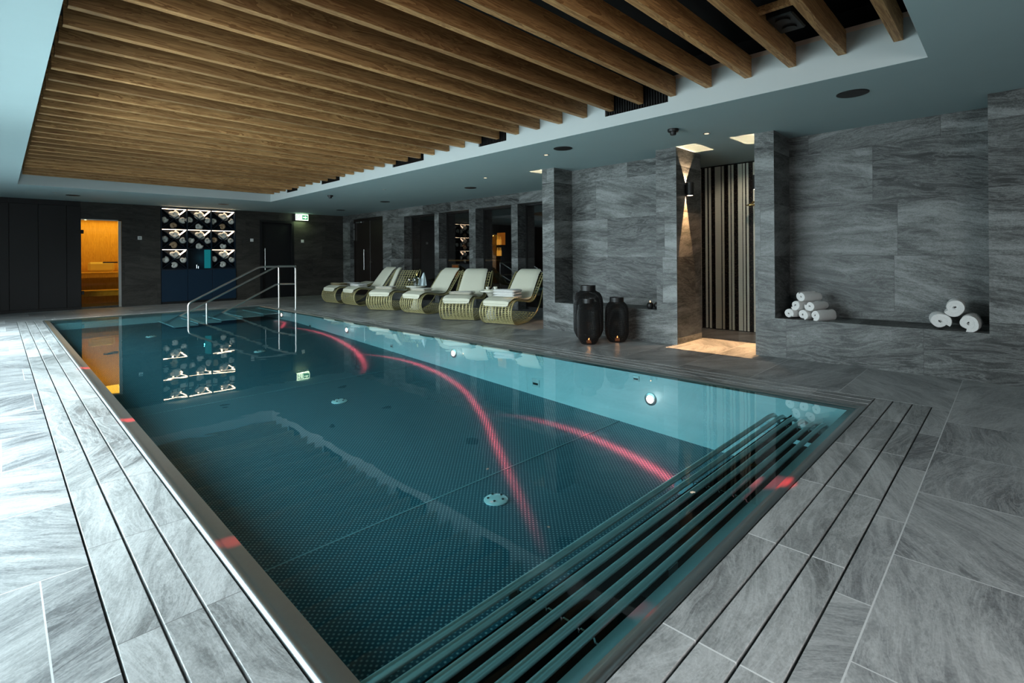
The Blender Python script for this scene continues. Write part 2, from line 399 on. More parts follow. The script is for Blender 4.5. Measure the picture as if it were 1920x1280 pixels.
# rim: profile from outer lip to inner edge
prof=[(0,-.05),(0,-.004),(.004,.003),(.012,.006),(.024,.005),(.033,.000),(.037,-.006),(.0905,-.020),(.0905,-.06)]
profL=[(0,-.05),(0,-.004),(.004,.004),(.012,.009),(.024,.008),(.033,.004),(.04,.001),(.0905,-.003),(.0905,-.06)]
def rimseg(p0,p1,out,name,label,prof=prof):
    # p0,p1 outer line; out = inward unit normal
    mb=MB(); n=len(prof); vs=[]
    for p in (p0,p1):
        for d,z in prof: vs.append((p[0]+out[0]*d+ (out[1]*0),p[1]+out[1]*d,z))
    mb.add(vs,[(i,i+1,n+i+1,n+i) for i in range(n-1)],True)
    o=rel(mb,pool).build(name,M['rim'],pool); return o
rimseg((.596,.80),(.596,13.36),(1,0),'rim','',profL)
rimseg((4.585,.80),(4.585,13.36),(-1,0),'rim','')
mb=MB()
sc_=1.15
n=len(prof)
for y0,dr in ((.797,1),(13.355,-1)):
    vs=[(x,y0+dr*d*sc_,z) for x in (.60,4.58) for d,z in prof]
    mb2=MB(); mb2.add(vs,[(i,i+1,n+i+1,n+i) for i in range(n-1)],True)
    rel(mb2,pool).build('rim',M['rim'],pool)
mb=MB(); mb.add([(.68,.833,-.0085),(4.553,.833,-.0085),(4.553,13.32,-.0085),(.68,13.32,-.0085)],[(0,1,2,3)])
w=rel(mb,pool).build('water',M['water'],pool); tag(w,'clear teal water with faint ripples')
# weld seams on the floor
SEAM=simple('weld seam steel',(.2,.34,.38),.5)
for y in (2.9,6.2,9.5): rel(MB().box(PX0,PX1,y-.005,y+.005,zf(y)+.001,zf(y)+.004),pool).build('weld_seam',SEAM,pool)

# steps at the far end
mb=MB()
for i in range(5):
    x=4.1-.42*i; zz=-.035-.028*i
    mb.box(x-.012,x+.012,11.75,13.1,zz-.02,zz)
    mb.box(x,x+.42,11.75,13.1,zz-.03,zz-.012)
rel(mb,pool).build('step',M['poolwall'],pool)
# underwater lights
for i,(y,z) in enumerate(((2.541,-.248),(5.601,-.186),(8.702,-.149),(11.739,-.098))):
    place=('nearest to the tube grille','second from the tube grille','third from the tube grille','farthest away beside the handrail')[i]
    e=empty('underwater_light',(PX1-.002,y,z),'glowing oval underwater lamp in the right pool wall, '+place,'light','lamps in the pool wall')
    MB().lathe([(.062,0),(.062,-.006),(.05,-.012)],ax='x',n=24).build('bezel',M['steel'],e)
    MB().lathe([(.04,-.012),(.034,-.020),(.01,-.024)],ax='x',n=24).build('lens',M['uwlight'],e)
    l=bpy.data.lights.new('uw','POINT'); l.energy=.35; l.color=(1,.7,.65); l.shadow_soft_size=.04
    lo=bpy.data.objects.new('pool_lamp_glow',l); C.objects.link(lo); lo.location=(PX1-.12,y,z)
# wall inlets
for i,(y,z,lab) in enumerate(((4.053,-.345,'square steel inlet plate in the right pool wall between the two nearest lamps'),(7.2,-.27,'small steel inlet plate in the pool wall between second and third lamp'),(10.266,-.209,'dark square inlet plate in the pool wall closest to the handrail'),(2.699,-.07,'small steel plate high in the pool wall above the nearest lamp'))):
    e=empty('wall_inlet',(PX1-.001,y,z),lab,'pool inlet')
    s=.055 if i in (0,2) else .035
    MB().bev(-.008,0,-s,s,-s*.75,s*.75,.002).build('cover_plate',M['inlet'],e)
    MB().box(-.011,-.0081,-s*.7,s*.7,-s*.35,s*.1).build('slot',M['black'],e)
for i,(x,y,lab) in enumerate(((2.45,2.60,'round chrome floor inlet nearest to the tube grille'),(2.66,5.35,'round chrome floor inlet in the middle of the pool'),(2.9,8.5,'round chrome floor inlet under the lamp reflections'),(1.9,10.9,'round chrome floor inlet by the pool steps'))):
    e=empty('floor_inlet',(x,y,zf(y)),lab,'pool inlet')
    MB().lathe([(.085,0),(.085,.006),(.07,.016),(.03,.02)],n=28).build('dome',M['inlet'],e)
    for k2 in range(5):
        a=2*PI*k2/5; MB().lathe([(.008,.014),(.008,.024)],.055*math.cos(a),.055*math.sin(a),0,8).build('screw',M['black'],e)
# ---- tube grille at near end
gr=empty('tube_grille',(2.4,1.2,-.1),'row of long parallel steel tubes lying under water at the near pool end','grille')
zt=-.055
tubes=[(.75+ .0,1.31),(0,1.245),(0,1.175),(0,1.108),(0,1.035),(0,.972)]
for i,(q_,y) in enumerate(tubes):
    pts=[(PX0+.01,y,zt),(4.05,y,zt),(4.15,y,zt-.01),(4.24,y,zt-.05),(4.3,y,zt-.14)]
    rel(MB().tube(pts,.0152,14),gr).build('tube',M['tube'],gr)
rel(MB().box(PX0+.005,4.3,1.225,1.2295,-.30,-.08),gr).build('front_plate',M['gutter'],gr)
for x in (1.33,2.62,3.95):
    poly=[(.95,-.2),(1.27,-.2),(1.27,-.11)]
    for q_,y in tubes[::-1][-5:][::-1]:
        pass
    poly=[(.93,-.15),(1.34,-.15),(1.34,-.078)]
    for q_,y in tubes:
        poly+= [(y+.017,-.078),(y+.012,-.066),(y-.012,-.066),(y-.017,-.078)]
        poly+= [(y-.022,-.062),(y-.045,-.062),(y-.05,-.078)]
    poly=poly[:-3]+[(.93,-.078)]
    rel(MB().prism(poly,x-.004,x+.004,'x'),gr).build('support_bracket',M['polished'],gr)
rel(MB().box(PX0+.005,4.3,.905,1.235,-.32,-.30),gr).build('shade_sheet',M['gutter'],gr)  # near-black sheet standing in for the shade below the tubes
rel(MB().box(1.9,1.98,1.0,1.03,-.29,-.12).box(1.9,1.98,1.0,1.2,-.29,-.28),gr).build('ladder_strut',M['polished'],gr)

# ------------------------------------------------------------------ handrail
hr=empty('handrail',(4.7,12.0,0),'polished steel handrail sloping down into the water at the far pool end','handrail')
def hseg(pts,r=.021): return rel(MB().tube(pts,r,14),hr)
def arcpts(a,b,c,rad=.06,n=5):
    a,b,c=map(Vector,(a,b,c)); u=(a-b).normalized(); w=(c-b).normalized()
    p0=b+u*rad; p2=b+w*rad
    return [tuple(p0.lerp(b,t).lerp(b.lerp(p2,t),t)) for t in [i/n for i in range(n+1)]]
y1,y2=11.72,12.42
hseg([(4.79,y1,0.0)]+arcpts((4.79,y1,0),(4.79,y1,.99),(4.0,y1,.99))+arcpts((4.79,y1,.99),(4.0,y1,.99),(2.66,y1,.29),.08)+arcpts((4.0,y1,.99),(2.66,y1,.29),(2.66,y1,0),.07)+[(2.66,y1,zf(y1))]).build('rail',M['rail'],hr)
hseg([(4.68,y2,.0),(4.68,y2,.97)]).build('post',M['rail'],hr)
hseg([(4.79,y1,.99),(4.68,y2,.99),(4.60,y2,.97),(2.66,y2,-.02),(2.4,y2,-.15)]).build('rail',M['rail'],hr)
hseg([(4.79,y1,.585),(4.68,y2,.565),(4.60,y2,.55),(3.46,y2,-.02),(3.2,y2,-.14)]).build('middle_rail',M['rail'],hr)
hseg([(3.16,y2,.235),(3.16,y2,zf(y2))]).build('post',M['rail'],hr)
mb=MB()
for x,y in ((4.79,y1),(4.68,y2)): rel(MB().lathe([(.045,0),(.045,.006),(.024,.014)],x,y,0,20),hr).build('base_flange',M['rail'],hr)


# ------------------------------------------------------------------ walls
W=MB()
XE=8.42
W.box(XW,XE,5.17,5.42,0,ZC)                       # pillar beside loungers
W.box(6.65,6.92,3.40,5.17,0,ZC); W.box(XW,6.65,3.40,5.17,0,.435)       # niche one with ledge
W.box(XW,6.92,3.11,3.40,0,ZC)                     # pillar with sconce
W.box(XW,8.2,1.93,2.14,0,ZC)                      # pillar
W.box(6.75,6.95,.157,1.93,0,ZC); W.box(XW,6.75,.157,1.93,0,.44)
W.box(XW,6.95,-2.5,.157,0,ZC)
W.box(8.05,8.33,5.42,12.23,2.33,ZC)               # band over the windows
W.box(8.05,8.33,12.23,13.36,0,ZC)
for a,b in ((10.626,10.81),(9.179,9.415),(7.774,7.973)): W.box(8.05,8.33,a,b,0,2.33)
W.box(8.05,8.4,15.35,YB,0,ZC); W.box(8.05,8.4,13.36,15.35,2.42,ZC)
struct(W,'wall_right',M['wall'],'right side wall clad in large grey quartzite tiles with pillars and niches','wall')
B=MB()
B.box(-1.5,1.39,YB,YB+.2,0,ZC); B.box(1.39,2.165,YB,YB+.2,2.15,ZC); B.box(2.165,2.98,YB,YB+.2,0,ZC)
B.box(2.98,4.785,YB+.32,YB+.42,0,ZC); B.box(2.93,2.98,YB+.2,YB+.42,0,ZC); B.box(4.785,4.835,YB+.2,YB+.42,0,ZC)
B.box(4.785,5.43,YB,YB+.2,0,ZC); B.box(5.43,6.43,YB,YB+.2,2.32,ZC); B.box(6.43,8.4,YB,YB+.2,0,ZC); B.box(5.43,6.43,YB+.19,YB+.25,0,2.32)
B.box(1.39,2.165,YB,YB+.2,0,.045)
struct(B,'wall_back',M['wallb'],'far end wall in dark brown grey stone tiles','wall')
# shower alcove wall
S=MB(); S.box(7.95,8.05,2.14,5.17,0,ZC)
struct(S,'wall_alcove',M['mosaic'],'dark mosaic rear wall of the shower alcove','wall')
# glazing behind the loungers
for i,(a,b,lab) in enumerate(((10.81,12.23,'dark window pane beside the broad stone block'),(9.415,10.626,'dark window pane showing mirrored shelf lights'),(7.973,9.179,'dark window pane with the amber bottle shelf behind'),(5.42,7.774,'dark window pane beside the large front pillar'))):
    e=MB().box(8.322,8.33,a,b,.05,2.33).build('window_%d'%(i+1),M['glass']); tag(e,lab,'window',None,'structure')
    mb=MB(); mb.box(8.30,8.34,a,a+.025,.05,2.33); mb.box(8.30,8.34,b-.025,b,.05,2.33); mb.box(8.30,8.34,a,b,2.305,2.33); mb.box(8.30,8.34,a,b,.0,.05)
    mb.build('window_frame',M['black'],e)
# rear lounge room shell
mb=MB(); mb.box(8.4,11.6,5.0,5.1,0,ZC); mb.box(11.5,11.6,5.1,15.,0,ZC); mb.box(8.4,11.6,12.4,12.5,0,ZC); mb.box(8.34,11.6,5.,12.5,2.45,2.55); mb.box(8.6,11.6,5.,12.5,-.1,0)
struct(mb,'wall_lounge',M['darkwood'],'dark interior of the bar room behind the windows','wall')
# left wall with glazed openings (out of view, source of the daylight)
mb=MB(); XL=-1.5
mb.box(XL-.15,XL,-2.5,.9,0,ZC); mb.box(XL-.15,XL,.9,14.0,2.42,ZC); mb.box(XL-.15,XL,.9,14.0,0,.05)
mb.box(XL-.15,XL,7.35,8.05,.05,2.42); mb.box(XL-.15,XL,12.6,YB,0,ZC)
struct(mb,'wall_left',M['wallb'],'left wall with tall window openings','wall')
mb=MB(); mb.box(XL-.15,8.6,-2.65,-2.5,0,ZC); struct(mb,'wall_front',M['wallb'],'wall behind the viewpoint','wall')
# ceiling
RX0,RX1,RY0,RY1=.256,4.72,.43,13.0
mb=MB()
mb.box(XL-.15,RX0,-2.65,YB+.2,ZC,ZC+.04); mb.box(RX1,8.6,-2.65,YB+.2,ZC,ZC+.04)
mb.box(RX0,RX1,-2.65,RY0,ZC,ZC+.04); mb.box(RX0,RX1,RY1,YB+.2,ZC,ZC+.04)
struct(mb,'ceiling',M['ceil'],'smooth blue grey painted ceiling around the timber recess','ceiling')
mb=MB()
vents=[(2.45,3.2),(4.75,5.3),(6.6,7.5),(9.4,10.2),(11.4,12.)]
yy=RY0
for a,b in vents+[(RY1,RY1)]:
    mb.box(RX1-.003,RX1+.03,yy,a,ZC+.001,2.90)
    if b>a: mb.box(RX1-.003,RX1+.03,a,b,ZC+.001,2.695)
    yy=b
mb.box(RX0,RX1-.003,RY1-.003,RY1+.03,ZC+.001,2.90); mb.box(RX0,RX1-.003,RY0-.03,RY0+.003,ZC+.001,2.90)
struct(mb,'trim_20',M['fascia'],'pale painted upstand lining the right and end sides of the ceiling recess','fascia')
mb=MB()
mb.box(RX0-.03,RX0,RY0,RY1,ZC+.04,3.3); mb.box(RX0-.4,RX1+.6,RY0-.4,RY1+.4,3.3,3.34); mb.box(RX1+.56,RX1+.6,RY0-.4,RY1+.4,ZC+.05,3.3)
mb.box(RX0-.4,RX1+.6,RY0-.4,RY0-.36,ZC+.05,3.3); mb.box(RX0-.4,RX1+.6,RY1+.36,RY1+.4,ZC+.05,3.3)
struct(mb,'trim_21',M['void'],'black void above the timber slats','ceiling void')
mb=MB()
yy=RY0
for a,b in vents+[(RY1,RY1)]:
    mb.box(RX1-.004,RX1+.03,yy,a,2.90,2.94); yy=b
struct(mb,'trim_22',M['board'],'raw pinkish board edge above the recess upstand','trim')
for i,(a,b) in enumerate(vents):
    e=empty('vent_grille',(RX1,(a+b)/2,2.8),'black air vent grille in the recess upstand, '+('nearest','second nearest','middle','second farthest','farthest')[i]+' of five','vent')
    h=(b-a)/2
    MB().box(.02,.03,-h,h,-.10,.14).build('backing',M['void'],e)
    mb=MB(); q=-h
    while q<h-.01: mb.box(0,.012,q,q+.008,-.10,.14); q+=.03
    mb.build('louvre',M['black'],e)
# cedar slats
bm=MB().bev(.0,RX1-.321,-.029,.029,0,.185,.002)
first=None
for i in range(35):
    y=.60+.3585*i
    if y>RY1-.1: break
    if first is None:
        o=bm.build('ceiling_slat',M['cedar']); first=o
    else:
        o=first.copy(); C.objects.link(o)
    o.location=(.312,y,2.735)
    tag(o,'long honey brown cedar slat running across the ceiling recess','ceiling slat','cedar slats hanging in the ceiling recess')
e=empty('ceiling_unit',(4.15,1.2,2.88),'black technical unit fixed between the two nearest cedar slats','ceiling unit')
MB().bev(-.17,.17,-.09,.09,0,.08,.01).build('housing',M['black'],e)
for q_ in (-.08,.08): MB().lathe([(.05,-.012),(.05,0)],q_,0,0,20).build('lens_ring',M['black'],e)
o=MB().bev(-.02,.02,-.17,.17,0,.05,.002).build('cross_batten',M['cedar']); o.location=(3.83,1.14,2.87)
tag(o,'short light timber batten joining two cedar slats near the black unit','batten')
# ceiling fittings
def speaker(x,y,r,lab):
    e=empty('ceiling_speaker',(x,y,ZC),lab,'speaker')
    MB().lathe([(r,-.006),(r,0)],n=40).build('grille',M['black'],e)
    MB().lathe([(r+.008,-.003),(r+.008,0)],n=40).build('trim_ring',M['black'],e)
speaker(5.29,1.0,.115,'largest looking black round ceiling speaker above the towel niche')
speaker(5.19,4.18,.115,'black round ceiling speaker in front of the lantern niche')
speaker(6.73,7.82,.115,'black round ceiling speaker above the nearest sun loungers')
speaker(6.79,11.15,.115,'black round ceiling speaker above the far sun loungers')
speaker(7.0,13.9,.115,'black round ceiling speaker beyond the exit sign')
speaker(4.05,14.35,.115,'black round ceiling speaker over the shell cabinet')
speaker(1.14,14.44,.115,'black round ceiling speaker at the far left by the sauna')
for x,y,lab in ((5.31,2.70,'black smoke detector on the ceiling in front of the shower alcove'),(5.21,10.83,'black smoke detector on the ceiling near the exit sign')):
    e=empty('smoke_detector',(x,y,ZC),lab,'smoke detector')
    MB().lathe([(.055,-.03),(.06,-.018),(.06,0)],n=28).build('base',M['black'],e)
    MB().lathe([(.028,-.065),(.032,-.06),(.034,-.03)],n=24).build('sensor_head',M['black'],e)
for i,(x,y,on) in enumerate(((5.774,2.521,1),(5.339,4.597,1),(6.076,6.654,.4),(5.573,9.187,.2),(2.287,13.944,.15),(.83,14.1,.1),(7.1,2.3,.3))):
    pl=('in front of the shower alcove','in front of the lantern niche','above the nearest lounger pair','above the middle lounger pair','in front of the sauna wall','at the far left corner','inside the shower alcove')[i]
    e=empty('downlight',(x,y,ZC),'small round recessed downlight '+pl,'downlight')
    MB().lathe([(.038,-.004),(.042,-.002),(.042,0)],n=24).build('ring',M['steel'],e)
    MB().lathe([(.026,-.0055),(.026,-.003)],n=20).build('lens',M['downglow'] if on>.3 else M['white'],e)

# ------------------------------------------------------------------ lights helpers
def point(loc,col,e,r=.03,name='lamp'):
    l=bpy.data.lights.new(name,'POINT'); l.color=col; l.energy=e; l.shadow_soft_size=r
    o=bpy.data.objects.new(name,l); C.objects.link(o); o.location=loc; return o
def area(loc,rot,sx,sy,col,e,spread=PI,name='lamp'):
    l=bpy.data.lights.new(name,'AREA'); l.shape='RECTANGLE'; l.size=sx; l.size_y=sy; l.color=col; l.energy=e; l.spread=spread
    o=bpy.data.objects.new(name,l); C.objects.link(o); o.location=loc; o.rotation_euler=rot; return o
def beam_lamp(loc,col,e,build,r=.0,name='masked_lamp'):
    """lamp whose output is shaped by a node mask; build(t,(dx,dy,dz)) -> 0..1"""
    l=bpy.data.lights.new(name,'POINT'); l.color=col; l.energy=e; l.shadow_soft_size=r; l.use_nodes=True
    t=NT(l.node_tree)
    d=t.n('ShaderNodeSeparateXYZ',{0:t.n('ShaderNodeTexCoord').outputs['Normal']}).outputs
    em=t.n('ShaderNodeEmission',{0:(1,1,1,1),1:build(t,d)})
    t.n('ShaderNodeOutputLight',{0:em.outputs[0]})
    o=bpy.data.objects.new(name,l); C.objects.link(o); o.location=loc; return o
# sconces
def sconce(x,y,z,sy,lab,dnk=1.):
    e=empty('wall_sconce',(x,y,z),lab,'wall lamp','square up and down wall lamps')
    MB().bev(-.045,.045,min(0,sy*.012),max(0,sy*.012),-.06,.06,.002).build('wall_plate',M['black'],e)
    MB().lathe([(.048,-.085),(.05,-.083),(.05,.083),(.048,.085)],0,sy*.062,0,28).build('shade',M['black'],e)
    MB().lathe([(.036,-.0865),(.036,-.085)],0,sy*.062,0,20).build('lens',M['sconceglow'],e)
    sx_up=.60; 
    def up(t,d):
        az=t.m('MAXIMUM',t.m('ABSOLUTE',d[2]),.02)
        k_=t.m('LESS_THAN',t.m('ABSOLUTE',t.m('DIVIDE',d[0],az)),.62)
        k2=t.m('LESS_THAN',t.m('MULTIPLY',t.m('DIVIDE',d[1],az),sy),.55)
        rt=t.m('MINIMUM',t.m('DIVIDE',az,t.m('MAXIMUM',t.m('MULTIPLY',d[1],sy*-1.),.02)),6.)
        rt=t.m('ADD',.5,t.m('MULTIPLY',t.m('POWER',rt,1.4),.2))
        rt=t.m('ADD',t.m('MULTIPLY',rt,t.m('LESS_THAN',t.m('MULTIPLY',d[1],sy),0.)),t.m('MULTIPLY',t.m('DIVIDE',.8,t.m('POWER',az,3.5)),t.m('GREATER_THAN',t.m('MULTIPLY',d[1],sy),0.)))
        return t.m('MULTIPLY',rt,t.m('MULTIPLY',t.m('MULTIPLY',k_,k2),t.m('GREATER_THAN',d[2],0.)))
    def dn(t,d):
        az=t.m('MAXIMUM',t.m('ABSOLUTE',d[2]),.02)
        k_=t.m('LESS_THAN',t.m('ABSOLUTE',t.m('DIVIDE',d[0],az)),.27)
        k2=t.m('LESS_THAN',t.m('MULTIPLY',t.m('DIVIDE',d[1],az),sy),.5)
        rt=t.m('MINIMUM',t.m('DIVIDE',az,t.m('MAXIMUM',t.m('MULTIPLY',d[1],sy*-1.),.02)),12.)
        rt=t.m('ADD',.12,t.m('MULTIPLY',t.m('POWER',rt,1.6),.16))
        return t.m('MULTIPLY',rt,t.m('MULTIPLY',t.m('MULTIPLY',k_,k2),t.m('LESS_THAN',d[2],0.)))
    beam_lamp((x,y+sy*.035,z+.088),(1,.68,.42),15,up,0.,'sconce_up')
    beam_lamp((x,y+sy*.035,z-.088),(1,.60,.30),30*dnk,dn,0.,'sconce_down')
sconce(6.45,3.11,2.04,-1,'black cylindrical wall lamp on the left side wall of the shower alcove')
sconce(6.45,2.14,2.04,1,'black cylindrical wall lamp hidden behind the pillar right of the shower alcove')
sconce(6.45,5.42,2.04,1,'black cylindrical wall lamp on the lounger side of the large front pillar',.12)
# alcove stripes
st=[(1314,3),(1325,4),(1332,4),(1345,7),(1350.5,4),(1356.5,4),(1368.5,4),(1374.5,4),(1388.5,8),(1396,4),(1402.5,4),(1415,4)]
def yat(px,x):
    # y on plane x seen at pixel column px (horizon height)
    r3=(px-960)/F; ca,sa=math.cos(yaw),math.sin(yaw)
    return x*(-r3*sa+ca)/(r3*ca+sa)
for i,(px,w_) in enumerate(st):
    a=yat(px+w_/2,7.945); b=yat(px-w_/2,7.945)
    o=MB().box(7.942,7.949,a,b,.01,ZC-.02).build('mosaic_stripe',M['cream'])
    tag(o,('broad' if w_>5 else 'narrow')+' vertical cream mosaic stripe on the dark alcove wall','wall stripe','cream stripes on the shower alcove wall')
e=empty('shower_fitting',(7.93,2.72,1.9),'small brass shower arm half hidden behind the pillar at the alcove','shower')
MB().tube([(0,0,.04),(-.12,0,.04),(-.2,0,.0)],.012,10).build('arm',M['gold'],e)
MB().lathe([(.07,0),(.07,.012),(.02,.03)],-.2,0,-.02,24).build('shower_head',M['gold'],e)

# ------------------------------------------------------------------ far wall: black panels
seams=[-1.5,-.35,.165,.641,1.127,1.385]
for i in range(5):
    a,b=seams[i],seams[i+1]
    e=empty('wall_panel',((a+b)/2,YB-.03,0),'tall black wood panel on the far wall, '+('outermost left','second from left','middle one','second beside the sauna door','narrow one touching the sauna door')[i],'wall panel')
    h=(b-a)/2-.003
    MB().bev(-h,h,0,.03,.06,2.45,.003).build('board',M['darkpanel'],e)
    MB().box(-h,h,.008,.03,0,.058).build('plinth',M['black'],e)
    MB().box(-h,h,.004,.03,2.455,ZC).build('top_filler',M['darkpanel'],e)
# sauna
e=empty('door_1',(1.39,YB-.0,.05),'amber lit glass sauna door at the far wall','door'); e['kind']='structure'
MB().box(.004,.70,.02,.03,.01,2.08).build('glass_pane',M['sauna_glass'],e)
mb=MB(); mb.box(.71,.765,-.01,.06,-.045,2.11); mb.box(0,.765,-.01,.06,2.085,2.11); mb.build('door_frame',M['steel'],e)
for z in (1.80,.34): MB().bev(0,.05,.0,.045,z-.045,z+.045,.004).build('hinge',M['black'],e)
MB().bev(.40,.69,-.045,-.02,1.045,1.075,.004).box(.43,.45,-.02,.02,1.05,1.07).box(.65,.67,-.02,.02,1.05,1.07).build('handle',M['darkwood'],e)
mb=MB(); mb.box(1.1,3.9,17.7,17.8,0,2.4); mb.box(1.0,1.1,YB+.2,17.8,0,2.4); mb.box(2.8,2.9,YB+.2,17.8,0,2.4); mb.box(1.0,2.9,YB+.2,17.8,2.3,2.4)
struct(mb,'wall_sauna',M['saunawood'],'spruce lined interior of the lit sauna','wall')
for i,(y0,z0) in enumerate(((17.05,.85),(16.4,.40))):
    e=empty('sauna_bench',(2.0,y0+.3,0),('upper','lower')[i]+' slatted wooden sauna bench behind the glass door','bench')
    mb=MB()
    for k_ in range(5): mb.bev(-.88,.88,-.3+.125*k_,-.19+.125*k_,z0-.03,z0,.004)
    mb.build('slat',M['saunawood'],e)
    mb=MB(); mb.box(-.88,.88,-.29,-.26,z0-.14,z0-.035)
    if i==0: mb.box(-.88,.88,.2,.22,z0+.2,z0+.27)
    mb.build('skirt',M['saunawood'],e)
o=MB().bev(-.28,.28,-.06,.06,0,.26,.05).build('back_pillow',M['towelcream']); o.location=(1.95,17.5,.86); tag(o,'pale cushion leaning on the upper sauna bench','cushion')
area((2.0,17.0,2.25),(0,0,0),1.4,1.2,(1.,.76,.22),14,name='sauna_lamp')
point((1.5,16.1,2.1),(1.,.76,.22),3,.01,'sauna_lamp')
# door_2
e=empty('door_2',(5.43,YB,0),'black recessed door at the far wall beneath the exit sign','door'); e['kind']='structure'
mb=MB(); mb.box(0,.07,-.01,.1,0,2.32); mb.box(.93,1.0,-.01,.1,0,2.32); mb.box(.07,.93,-.01,.1,2.25,2.32); mb.build('door_frame',M['darkpanel'],e)
MB().bev(.075,.925,.08,.12,.005,2.245,.004).build('door_leaf',M['darkpanel'],e)
MB().tube([(.15,-.0,.84),(.15,0,1.49)],.011,10).tube([(.15,0,.9),(.15,.08,.9)],.007,8).tube([(.15,0,1.43),(.15,.08,1.43)],.007,8).build('pull_handle',M['rail'],e)
# door_3 double door in lounge wall
e=empty('door_3',(8.2,13.36,0),'dark brown double door in the side wall near the far corner','door'); e['kind']='structure'
mb=MB(); mb.box(-.02,.06,0,.06,0,2.42); mb.box(-.02,.06,1.93,1.99,0,2.42); mb.box(-.02,.06,.06,1.93,2.36,2.42); mb.build('door_frame',M['darkwood'],e)
MB().bev(.0,.05,.065,.99,.005,2.355,.004).build('door_leaf',M['darkwood'],e)
MB().bev(.0,.05,1.0,1.925,.005,2.355,.004).build('door_leaf',M['darkwood'],e)
MB().tube([(-.06,1.28,.8),(-.06,1.28,1.45)],.011,10).tube([(-.06,1.28,.85),(0,1.28,.85)],.007,8).tube([(-.06,1.28,1.4),(0,1.28,1.4)],.007,8).build('pull_handle',M['rail'],e)
MB().tube([(-.01,.93,1.05),(-.05,.93,1.05),(-.05,.82,1.05)],.009,8).build('lever_handle',M['rail'],e)
MB().box(-.05,-.0,1.945,1.96,1.75,2.1).box(-.05,0,1.945,1.96,2.13,2.3).build('edge_strip',M['steel'],e)
MB().bev(-.06,0,1.45,1.8,2.30,2.34,.004).build('door_closer',M['steel'],e)
# switch plates
for x,z,lab in ((2.535,1.725,'white square wall control right of the sauna door'),(5.209,1.721,'white square wall control left of the black door'),(6.695,1.716,'white square wall control below the exit sign')):
    e=empty('wall_control',(x,YB,z),lab,'wall control')
    MB().bev(-.045,.045,-.012,0,-.045,.045,.004).build('plate',M['white'],e)
    MB().box(-.02,.02,-.0145,-.0125,-.015,.02).build('display',simple('display grey',(.45,.46,.45),.3) if x<3 else M['white'],e)
# exit sign
e=empty('exit_sign',(6.63,YB-.14,2.45),'lit green and white emergency exit sign with running figure and arrow','exit sign')
MB().bev(-.2,.2,0,.045,-.1,.1,.004).build('housing',M['white'],e)
MB().box(-.195,.195,-.004,-.0005,-.095,.095).build('light_panel',M['exitbox'],e)
mb=MB()
# left half: door outline and running figure, right half: arrow on green field
yq0,yq1=-.008,-.0045
mb.box(-.17,-.155,yq0,yq1,-.07,.07)
mb.box(-.03,-.02,yq0,yq1,-.07,.07); mb.box(-.155,-.03,yq0,yq1,.06,.07)
mb.lathe([(.013,yq0),(.013,yq1)],-.085,0,.042,12,'y')
for a_,b_ in (((-.088,.026),(-.1,-.012)),((-.1,-.012),(-.075,-.03)),((-.075,-.03),(-.085,-.06)),((-.1,-.012),(-.122,-.035)),((-.122,-.035),(-.14,-.035)),((-.088,.022),(-.065,.005)),((-.088,.022),(-.115,.012))):
    mb.tube([(a_[0],-.0062,a_[1]),(b_[0],-.0062,b_[1])],.006,6,flat=.3)
mb.build('running_figure',M['exitgreen'],e)
MB().box(.0,.18,-.0065,-.0045,-.07,.07).build('arrow_field',M['exitgreen'],e)
mb=MB(); mb.box(.025,.1,-.009,-.0068,-.014,.014); mb.prism([(.095,-.045),(.155,0),(.095,.045)],-.009,-.0068,'y'); mb.build('arrow',M['exitbox'],e)
MB().box(-.2,.2,.045,.14,.075,.1).build('bracket',M['black'],e)
area((6.63,YB-.20,2.45),(PI/2,0,0),.36,.17,(.72,1.,.6),2.5,name='exit_glow')
area((6.63,YB-.12,2.34),(0,0,0),.36,.1,(.72,1.,.5),2.,name='exit_glow')
point((6.5,YB-.08,2.54),(.8,1.,.45),.7,.01,'exit_glow')

# ------------------------------------------------------------------ shell cabinet
cb=empty('shell_cabinet',(3.88,YB,0),'dark blue wall cabinet with lit diamond compartments above closed doors','cabinet')
X0,X1=2.99,4.775; xs=[3.0,3.585,4.165,4.765]; zs=[.925,1.455,1.99,2.53]; D=.28
rb=lambda mb:rel(mb,cb)
mb=MB(); mb.box(X0,X1,YB+D,YB+D+.02,.9,2.55)
for x in (X0,3.575,4.155,X1-.02): mb.box(x,x+.02,YB-.01,YB+D,.9,2.55)
for z in (.9,1.44,1.975,2.53): mb.box(X0,X1,YB-.008,YB+D,z,z+.02)
rb(mb).build('carcass',M['navyin'],cb)
for i,(a,b) in enumerate(((X0,3.58),(3.585,4.17),(4.175,X1))):
    o=rb(MB().bev(a+.002,b-.002,YB-.03,YB-.008,.06,.895,.003)).build('door',M['navy'],cb)
rb(MB().box(X0+.01,X1-.01,YB-.005,YB+.2,0,.058)).build('plinth',M['black'],cb)
rb(MB().box(X0,X1,YB-.004,YB+.27,.062,.89)).build('lower_body',M['navyin'],cb)
shell_meshes={}
def make_shell(mat,name,seed):
    rnd=random.Random(seed); pts=[];rr=[]
    n=46; turns=2.3
    for i in range(n+1):
        tt=i/n; a=tt*turns*2*PI; R=.012*math.exp(1.55*tt); rad=.010*math.exp(1.62*tt)
        pts.append((math.cos(a)*R*1.15,0,math.sin(a)*R*1.15)); rr.append(rad*(1+.05*math.sin(i*1.9)))
    mb=MB(); mb.tube(pts,rr,12,up=(0,1,0),flat=1.0)
    # flare of the mouth
    mb.v=[(x*1.0,y*1.0,z) for x,y,z in mb.v]
    o=mb.build('spiral_shell',mat); return o
compn={0:'top lit',1:'left',2:'right',3:'bottom'}
rown=['lower','middle','upper']; coln=['left','centre','right']
